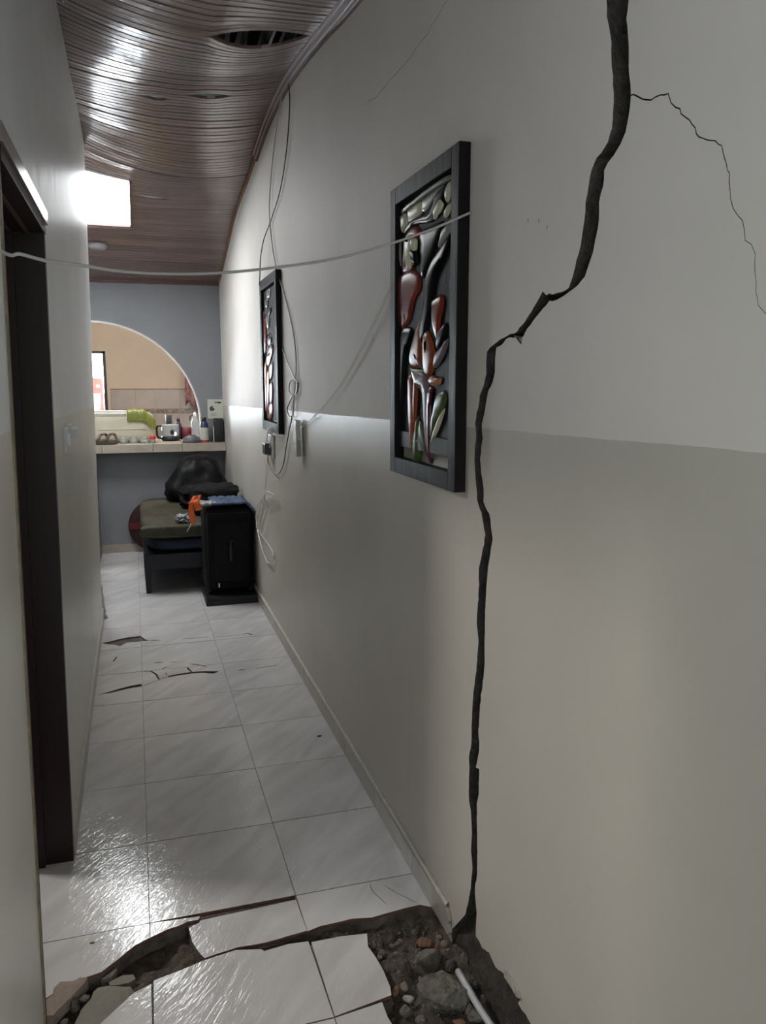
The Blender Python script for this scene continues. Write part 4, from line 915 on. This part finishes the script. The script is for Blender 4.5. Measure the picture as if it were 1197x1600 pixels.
# ================================================================== BENCH and luggage
BZ0, BZ1 = .205, .285
t = thing('daybed', 'dark painted wooden daybed against the right wall at the far end', 'bench')
bx0, bx1, by0, by1 = .015, .74, 5.84, 7.30
box('front_rail', bx0, bx1, by0, by0 + .035, .17, .285, 'benchwood', t, .004); box('back_rail', bx0, bx1, by1 - .035, by1, .17, .285, 'benchwood', t, .004)
box('side_rail', bx0, bx0 + .035, by0 + .035, by1 - .035, .17, .285, 'benchwood', t, .004); box('side_rail', bx1 - .035, bx1, by0 + .035, by1 - .035, .17, .285, 'benchwood', t, .004)
box('bed_base', bx0 + .035, bx1 - .035, by0 + .035, by1 - .035, .26, .28, 'benchwood', t)
for x in (bx0, bx1 - .05):
    for y_ in (by0, by1 - .05):
        raw('leg', [(x + .006, y_ + .006, 0), (x + .042, y_ + .006, 0), (x + .042, y_ + .042, 0), (x + .006, y_ + .042, 0), (x, y_, .17), (x + .05, y_, .17), (x + .05, y_ + .05, .17), (x, y_ + .05, .17)], [(3, 2, 1, 0), (4, 5, 6, 7), (0, 1, 5, 4), (1, 2, 6, 5), (2, 3, 7, 6), (3, 0, 4, 7)], 'benchwood', t)
def cushion(name, x0, x1, y0, y1, z0, z1, mat, label=None, cat=None, parent=None, puff=.02, wr_=.01, seed=0, n=26):
    """soft block: superellipsoid grown from a cube, with wrinkles"""
    b = bmesh.new(); bmesh.ops.create_cube(b, size=2); bmesh.ops.subdivide_edges(b, edges=b.edges[:], cuts=n // 2, use_grid_fill=True)
    for v in b.verts:
        p = v.co.copy(); q_ = [abs(c) for c in p]; m = max(q_)
        e = 5.0; L = (q_[0] ** e + q_[1] ** e + q_[2] ** e) ** (1 / e); p = p / L * m / max(m, 1e-6)
        s = Vector((p.x, p.y, p.z)); k = 1 + wr_ * noise.fractal(Vector((p.x * 2.2 + seed, p.y * 2.2, p.z * 2.2)), .8, 2.2, 4) / max(x1 - x0, .1)
        v.co = Vector(((x0 + x1) / 2 + s.x * (x1 - x0) / 2 * k, (y0 + y1) / 2 + s.y * (y1 - y0) / 2 * k, (z0 + z1) / 2 + s.z * (z1 - z0) / 2 * k))
    o = obj(name, b, mat, parent, True)
    if label: tag(o, label, cat)
    return o
cushion('seat_cushion', .03, .73, 5.85, 7.28, .286, .405, 'navy', 'flat navy cushion lying on the daybed under the olive mattress', 'cushion')
ml_ = thing('folded_mattress', 'worn olive foam mattress folded on top of the navy cushion', 'mattress')
cushion('mattress_body', .005, .70, 5.80, 7.27, .408, .515, 'foam', parent=ml_, wr_=.02, seed=3)
cushion('mattress_edge', .0, .70, 5.785, 5.90, .405, .50, 'foamedge', parent=ml_, wr_=.02, seed=5)
cushion('bin_bag', .19, .735, 6.72, 7.24, .522, .885, 'blackbag', 'large black plastic bag heaped on the daybed in the corner', 'bag', wr_=.06, seed=12)
for o in [c for c in COL.objects if c.name == 'bin_bag']:
    for v in o.data.vertices:
        h = max(0, (v.co.z - .52) / .365); v.co.x = .47 + (v.co.x - .47) * (1 - .52 * h ** 1.4) + .04 * h; v.co.y = 6.98 + (v.co.y - 6.98) * (1 - .4 * h)
b_ = cushion('dark_bag', .38, .73, 6.02, 6.36, .522, .73, 'blackcloth', 'rounded black cloth bag in front of the big plastic bag', 'bag', wr_=.04, seed=21)
cushion('dark_jacket', .32, .54, 6.40, 6.68, .522, .66, 'blackcloth', 'crumpled black jacket beside the rounded bag on the mattress', 'jacket', wr_=.06, seed=31)
# wood plinth and suitcase
t = thing('wooden_plinth', 'low dark wooden plinth on the floor under the suitcase', 'plinth')
box('plinth_top', .405, .755, 5.38, 5.835, .035, .055, 'benchwood', t, .003); box('plinth_front', .405, .755, 5.38, 5.40, 0, .035, 'benchwood', t, .002); box('plinth_side', .405, .425, 5.40, 5.835, 0, .035, 'benchwood', t, .002); box('plinth_side', .735, .755, 5.40, 5.835, 0, .035, 'benchwood', t, .002)
t = thing('suitcase', 'large black upright suitcase standing on the low plinth', 'suitcase')
box('case_body', .415, .745, 5.47, 5.78, .075, .655, 'blackcloth', t, .030, True)
box('front_pocket', .475, .725, 5.445, 5.475, .14, .56, 'blackcloth', t, .014, True)
tube('zip_line', [(.435, 5.468, .10), (.435, 5.468, .62), (.725, 5.468, .62), (.725, 5.468, .10)], .004, 'blackplastic', t, smooth=False)
tube('grab_handle', [(.60, 5.444, .30), (.585, 5.42, .31), (.585, 5.42, .42), (.60, 5.444, .43)], .009, 'blackplastic', t)
tube('top_handle', [(.52, 5.62, .652), (.53, 5.62, .672), (.62, 5.62, .672), (.63, 5.62, .652)], .008, 'blackplastic', t)
for x in (.44, .72):
    b = bmesh.new(); tubebm(b, [(x - .012, 5.50, .076), (x + .012, 5.50, .076)], .020, 14, 1, False); obj('wheel', b, 'blackplastic', t, True)
box('corner_tag', .495, .505, 5.440, 5.446, .11, .14, 'steel', t, .001)
# clothes on the suitcase
def cloth(name, x0, x1, y0, y1, z, mat, label, cat, seed=0, drop=.0, th=.012, amp=.012):
    b = bmesh.new(); g = {}; n = 30
    for i in range(n + 1):
        for j in range(n + 1):
            u_, v_ = i / n, j / n; x = x0 + (x1 - x0) * u_; y_ = y0 + (y1 - y0) * v_
            e = noise.fractal(Vector((x * 14 + seed, y_ * 14, seed)), .8, 2, 3); x += .014 * noise.noise(Vector((v_ * 4, seed, 1))) ; y_ += .014 * noise.noise(Vector((u_ * 4, seed, 2)))
            d = drop * max(0, u_ - .82) ** 1 / .18 
            g[i, j] = b.verts.new((x, y_, z + amp * abs(e) * 1.6 - d * 1.0))
    for i in range(n):
        for j in range(n): b.faces.new((g[i, j], g[i + 1, j], g[i + 1, j + 1], g[i, j + 1]))
    o = obj(name, b, mat, None, True); md = o.modifiers.new('s', 'SOLIDIFY'); md.thickness = th; md.offset = 1; tag(o, label, cat); return o
cloth('blue_jeans', .47, .752, 5.44, 5.76, .680, 'denim', 'faded blue denim trousers spread over the top of the suitcase', 'trousers', 3, .06)
cloth('pale_shirt', .40, .50, 5.45, 5.60, .692, 'greycloth', 'pale grey cloth at the left top corner of the suitcase', 'cloth', 9)
t = thing('orange_strap', 'bright orange webbing strap hanging over the left side of the suitcase', 'strap')
def band(pts, wv, mat, parent, name):
    b = bmesh.new(); P = catmull(pts, 5); R = []
    for p in P: R.append([b.verts.new(p + Vector(wv) * s) for s in (-.5, .5)])
    for A, B in zip(R, R[1:]): b.faces.new((A[0], A[1], B[1], B[0]))
    o = obj(name, b, mat, parent, True); o.modifiers.new('s', 'SOLIDIFY').thickness = .003; return o
band([at(1, 5.43, 306, 775), at(1, 5.42, 302, 783), at(1, 5.41, 299, 792), at(1, 5.41, 300, 805), at(1, 5.41, 301, 818)], (.036, 0, 0), 'orange', t, 'webbing')
band([at(1, 5.44, 309, 775), at(1, 5.41, 307, 784), at(1, 5.40, 309, 792), at(1, 5.40, 311, 797)], (.045, 0, .01), 'orange', t, 'webbing')
box('buckle', at(1, 5.41, 294, 784).x, at(1, 5.41, 306, 784).x, 5.405, 5.415, at(1, 5.41, 300, 788).z, at(1, 5.41, 300, 784).z, 'orange', t, .002)
cushion('crumpled_cloth', at(1, 5.88, 280, 812).x, at(1, 5.88, 291, 812).x, 5.85, 5.90, .519, .545, 'greycloth', 'small crumpled grey white cloth on the olive mattress edge', 'cloth', wr_=.25, seed=40)
tag(tube('thin_strap', [at(1, 5.775, 299, 818), at(1, 5.77, 296, 824), at(1, 5.77, 292, 831)], .0025, 'cabw'), 'thin pale string trailing down the mattress front', 'string')
# round claret cushion leaning behind the bench
t = thing('round_cushion', 'round dark claret cushion standing on the floor beside the daybed', 'cushion')
b = bmesh.new(); n = 40; rr = [(0.001, .03), (.12, .032), (.20, .028), (.232, .012), (.235, 0), (.232, -.012), (.20, -.028), (.12, -.032), (.001, -.03)]; rings = []
for r_, d in rr: rings.append([b.verts.new((.135 + r_ * math.cos(2 * math.pi * k / n) , YB - .045 + d, .335 + r_ * math.sin(2 * math.pi * k / n))) for k in range(n)])
for A, B in zip(rings, rings[1:]):
    for k in range(n): b.faces.new((A[k], A[(k + 1) % n], B[(k + 1) % n], B[k]))
for v in b.verts: v.co.z += -.098
obj('cushion_body', b, 'claret', t, True); box('stripe', -.09, .30, YB - .082, YB - .076, .215, .275, 'claretb', t, .002)

# ================================================================== things on the counter
def cp(x, y=7.6): return at(1, y, x, 692).x
z0 = CT
t = thing('plastic_tub', 'large cream plastic tub turned over on the counter', 'tub')
cushion('tub_body', -.42, .165, 7.42, 7.74, z0 + .001, z0 + .275, 'creamplastic', parent=t, wr_=0, seed=1)
tube('rim', [(-.40, 7.415, z0 + .255), (-.34, 7.412, z0 + .278), (-.20, 7.412, z0 + .278), (-.07, 7.412, z0 + .278)], .009, 'whiteplastic', t)
tube('rim', [(-.40, 7.412, z0 + .235), (-.33, 7.409, z0 + .258), (-.20, 7.409, z0 + .258), (-.07, 7.409, z0 + .258)], .007, 'whiteplastic', t)
tube('rib', [(-.30, 7.418, z0 + .12), (.10, 7.418, z0 + .12)], .004, 'creamplastic', t)
# lime cloth folded over the tub
b = bmesh.new(); P = catmull([(0, 7.61, z0 + .292), (0, 7.48, z0 + .294), (0, 7.42, z0 + .284), (0, 7.402, z0 + .26), (0, 7.400, z0 + .22), (0, 7.402, z0 + .19)], 4); R = []
for k, p in enumerate(P):
    R.append([b.verts.new((x, p.y - (.004 * math.sin(i * 1.3)), p.z - (.10 * max(0, (x - .06) / .12) ** 1.5 if x > .06 else 0) - .004 * math.sin(i))) for i, x in enumerate([-.065 + .0125 * q_ for q_ in range(20)])])
for A, B in zip(R, R[1:]):
    for i in range(19): b.faces.new((A[i], A[i + 1], B[i + 1], B[i]))
o = obj('lime_cloth', b, 'lime', None, True); o.modifiers.new('s', 'SOLIDIFY').thickness = .003; tag(o, 'lime green sheet draped over the right half of the cream tub', 'cloth')
for k, (xa, lb) in enumerate(((-.275, 'patterned brown sandal at the left end of the counter, nearer the tub'), (-.475, 'patterned brown sandal half hidden behind the left wall end'))):
    t = thing('sandal', lb, 'sandal')
    cushion('sole', xa - .075, xa + .12, 7.24, 7.32, z0 + .001, z0 + .03, 'sole', parent=t, wr_=0); cushion('footbed', xa - .07, xa + .115, 7.245, 7.315, z0 + .025, z0 + .045, 'brownshoe', parent=t, wr_=.02)
    for dx in (0, .07):
        tube('strap', [(xa + dx - .04, 7.245, z0 + .03), (xa + dx - .01, 7.25, z0 + .085), (xa + dx + .03, 7.30, z0 + .085), (xa + dx + .05, 7.315, z0 + .03)], .012, 'brownshoe', t)
def jar(x, y_, r, h, mat, name, label, lid=None, lidm=None, cat='jar'):
    t = thing(name, label, cat); lathe('glass_body', (x, y_, z0 + .001), [(r * .9, 0), (r, .008), (r, h * .8), (r * .85, h), (r * .80, h), (r * .93, h * .78), (r * .93, .012), (.001, .010)], mat, t)
    if lid: lathe('lid', (x, y_, z0 + .001 + h), [(r * .9, 0), (r * .92, .003), (r * .92, lid), (r * .8, lid + .002)], lidm, t)
    return t
jar(-.105, 7.33, .035, .065, 'glass', 'glass_tumbler', 'clear glass tumbler next to the sandals on the counter', cat='glass')
jar(-.02, 7.335, .034, .062, 'glass', 'glass_tumbler', 'clear glass tumbler in front of the middle of the cream tub', cat='glass')
jar(.07, 7.335, .036, .060, 'glass', 'glass_tumbler', 'clear glass tumbler in front of the right end of the tub', cat='glass')
jar(.143, 7.34, .026, .035, 'glass', 'spice_jar', 'small glass jar with a red lid at the right end of the tub', .03, 'redcap')
# food processor
x = cp(267); t = thing('food_processor', 'food processor with a clear bowl and black base on the counter', 'appliance')
lathe('base', (x, 7.60, z0 + .001), [(.075, 0), (.085, .01), (.082, .035), (.07, .04)], 'blackplastic', t, sy=.8)
lathe('bowl', (x, 7.60, z0 + .04), [(.075, 0), (.078, .01), (.078, .10), (.074, .108), (.02, .115)], 'glassjug', t, sy=.8)
lathe('knob', (x + .012, 7.535, z0 + .06), [(.012, 0), (.016, .01), (.016, .03), (.008, .045)], 'blackplastic', t)
lathe('feed_chute', (x - .012, 7.60, z0 + .15), [(.030, 0), (.028, .05), (.030, .085), (.026, .085)], 'greybowl', t, sy=.8); tube('chute_stripe', [(x - .036, 7.585, z0 + .15), (x - .036, 7.585, z0 + .235)], .004, 'whiteplastic', t, smooth=False)
tube('handle', [(x - .07, 7.60, z0 + .135), (x - .115, 7.60, z0 + .13), (x - .12, 7.60, z0 + .06), (x - .105, 7.60, z0 + .03), (x - .07, 7.60, z0 + .025)], .010, 'blackplastic', t)
# bowl, bottles, jar, box
t = thing('grey_bowl', 'upturned charcoal bowl right of the food processor', 'bowl'); lathe('bowl_body', (cp(300, 7.31), 7.31, z0 + .001), [(.085, 0), (.08, .02), (.06, .05), (.03, .062), (.001, .063)], 'greybowl', t)
lathe('foot_ring', (cp(300, 7.31), 7.31, z0 + .060), [(.03, 0), (.03, .008), (.024, .008)], 'greybowl', t)
t = thing('purple_bottle', 'small purple bottle behind the food processor', 'bottle'); lathe('bottle_body', (cp(280, 7.78), 7.78, z0 + .001), [(.035, 0), (.035, .11), (.02, .15), (.014, .17)], 'purple', t); lathe('cap', (cp(280, 7.78), 7.78, z0 + .17), [(.015, 0), (.015, .025), (.006, .03)], 'purple', t)
t = thing('claret_mug', 'dark red mug behind the charcoal bowl', 'mug'); xm = cp(293, 7.75); lathe('mug_body', (xm, 7.75, z0 + .001), [(.035, 0), (.042, .02), (.042, .11), (.038, .11), (.036, .02)], 'claretb', t); tube('handle', [(xm + .04, 7.75, z0 + .09), (xm + .07, 7.75, z0 + .08), (xm + .07, 7.75, z0 + .04), (xm + .04, 7.75, z0 + .03)], .006, 'claretb', t)
t = thing('spray_bottle', 'tall clear bottle with a pale nozzle beside the arch edge', 'bottle'); xb = cp(306, 7.7)
lathe('bottle_body', (xb, 7.70, z0 + .001), [(.034, 0), (.036, .01), (.036, .16), (.018, .20), (.014, .21)], 'glassjug', t); lathe('nozzle', (xb, 7.70, z0 + .21), [(.016, 0), (.016, .02), (.008, .045)], 'whiteplastic', t); tube('trigger', [(xb - .01, 7.70, z0 + .23), (xb - .04, 7.70, z0 + .215), (xb - .05, 7.70, z0 + .18)], .006, 'blackplastic', t)
t = thing('blue_bottle', 'dark blue bottle with a white label and red foot on the counter', 'bottle'); xb = cp(320, 7.3)
lathe('bottle_body', (xb, 7.30, z0 + .012), [(.033, 0), (.036, .008), (.036, .14), (.028, .165), (.018, .18)], 'blueb', t); lathe('cap', (xb, 7.30, z0 + .192), [(.02, 0), (.02, .025), (.017, .028)], 'blackplastic', t)
lathe('foot', (xb, 7.30, z0 + .001), [(.036, 0), (.037, .012), (.034, .014)], 'redcap', t); lathe('label_band', (xb, 7.30, z0 + .02), [(.0365, 0), (.0368, .002), (.0368, .11), (.0365, .112)], 'label', t)
t = thing('black_canister', 'black canister with a pale stripe in the counter corner', 'canister'); xb = .735
box('canister_body', .672, .758, 7.30, 7.385, z0 + .001, z0 + .20, 'blackplastic', t, .012, True); box('canister_lid', .676, .754, 7.304, 7.381, z0 + .201, z0 + .212, 'greybowl', t, .003)
box('pale_stripe', .664, .670, 7.30, 7.306, z0 + .001, z0 + .14, 'cabw', t)
# card pinned on the wall
t = thing('notice_card', 'cream notice card fixed above the black canister', 'card')
c0, c1 = at(1, YB - .01, 324, 624), at(1, YB - .01, 349, 654)
box('card_sheet', c0.x, c1.x, YB - .006, YB - .001, c1.z, c0.z, 'card', t)
for i, (u0, u1, v0, v1, m_) in enumerate([(.45, .68, .80, .88, 'inkgrey'), (.66, .88, .79, .87, 'ink'), (.14, .24, .50, .58, 'ink'), (.18, .25, .40, .64, 'ink'), (.27, .34, .40, .66, 'ink'), (.34, .44, .44, .53, 'ink'), (.20, .60, .28, .30, 'inkgrey'), (.20, .52, .21, .23, 'inkgrey'), (.20, .56, .14, .16, 'inkgrey')]):
    W_ = c1.x - c0.x; H_ = c0.z - c1.z
    box('print', c0.x + u0 * W_, c0.x + u1 * W_, YB - .0075, YB - .006, c1.z + v0 * H_, c1.z + v1 * H_, m_, t)

# nail holes and specks on the walls and floor
for (x, y_) in ((461, 370), (461, 227), (825, 345), (842, 345), (855, 355)):
    p = at(0, XR, x, y_); b = bmesh.new(); bmesh.ops.create_icosphere(b, subdivisions=1, radius=.003 if x < 500 else .004)
    for v in b.verts: v.co = Vector((p.x + v.co.x * .15 + .0003, p.y + v.co.y, p.z + v.co.z * 1.6))
    obj('wall_mark', b, 'hair' if x < 500 else 'rim', wall)
pq = at(2, .0015, 499, 1150); b = bmesh.new(); bmesh.ops.create_icosphere(b, subdivisions=2, radius=.008)
for v in b.verts: v.co = Vector((v.co.x * 1.3, v.co.y * .7, max(v.co.z * .35, -.001)))
o = obj('floor_crumb', b, 'hair', None, True); o.location = pq; tag(o, 'small dark crumb on the floor tile near the right skirting', 'debris')
pq = at(2, .0015, 144, 1473); b = bmesh.new(); bmesh.ops.create_icosphere(b, subdivisions=1, radius=.006)
for v in b.verts: v.co = Vector((v.co.x * 1.3, v.co.y * .7, max(v.co.z * .35, -.001)))
o = obj('floor_crumb', b, 'brick', None, True); o.location = pq; tag(o, 'small brown crumb on the glossy tile near the door casing', 'debris')

# origins: put every thing's origin at its own base
bpy.context.view_layer.update()
for r in [o for o in COL.objects if o.parent is None and 'label' in o]:
    kids = [c for c in COL.objects if c.parent == r]
    src = kids if r.type == 'EMPTY' else [r]
    pts = [o.matrix_world @ v.co for o in src if o.type == 'MESH' for v in o.data.vertices]
    if not pts or r.location.length > 0: continue
    L = Vector(((min(p.x for p in pts) + max(p.x for p in pts)) / 2, (min(p.y for p in pts) + max(p.y for p in pts)) / 2, min(p.z for p in pts)))
    if r.type == 'EMPTY':
        r.location = L
        for c in kids: c.location = c.location - L
    else:
        for v in r.data.vertices: v.co -= L
        r.location = L
        for c in kids: c.location = c.location - L
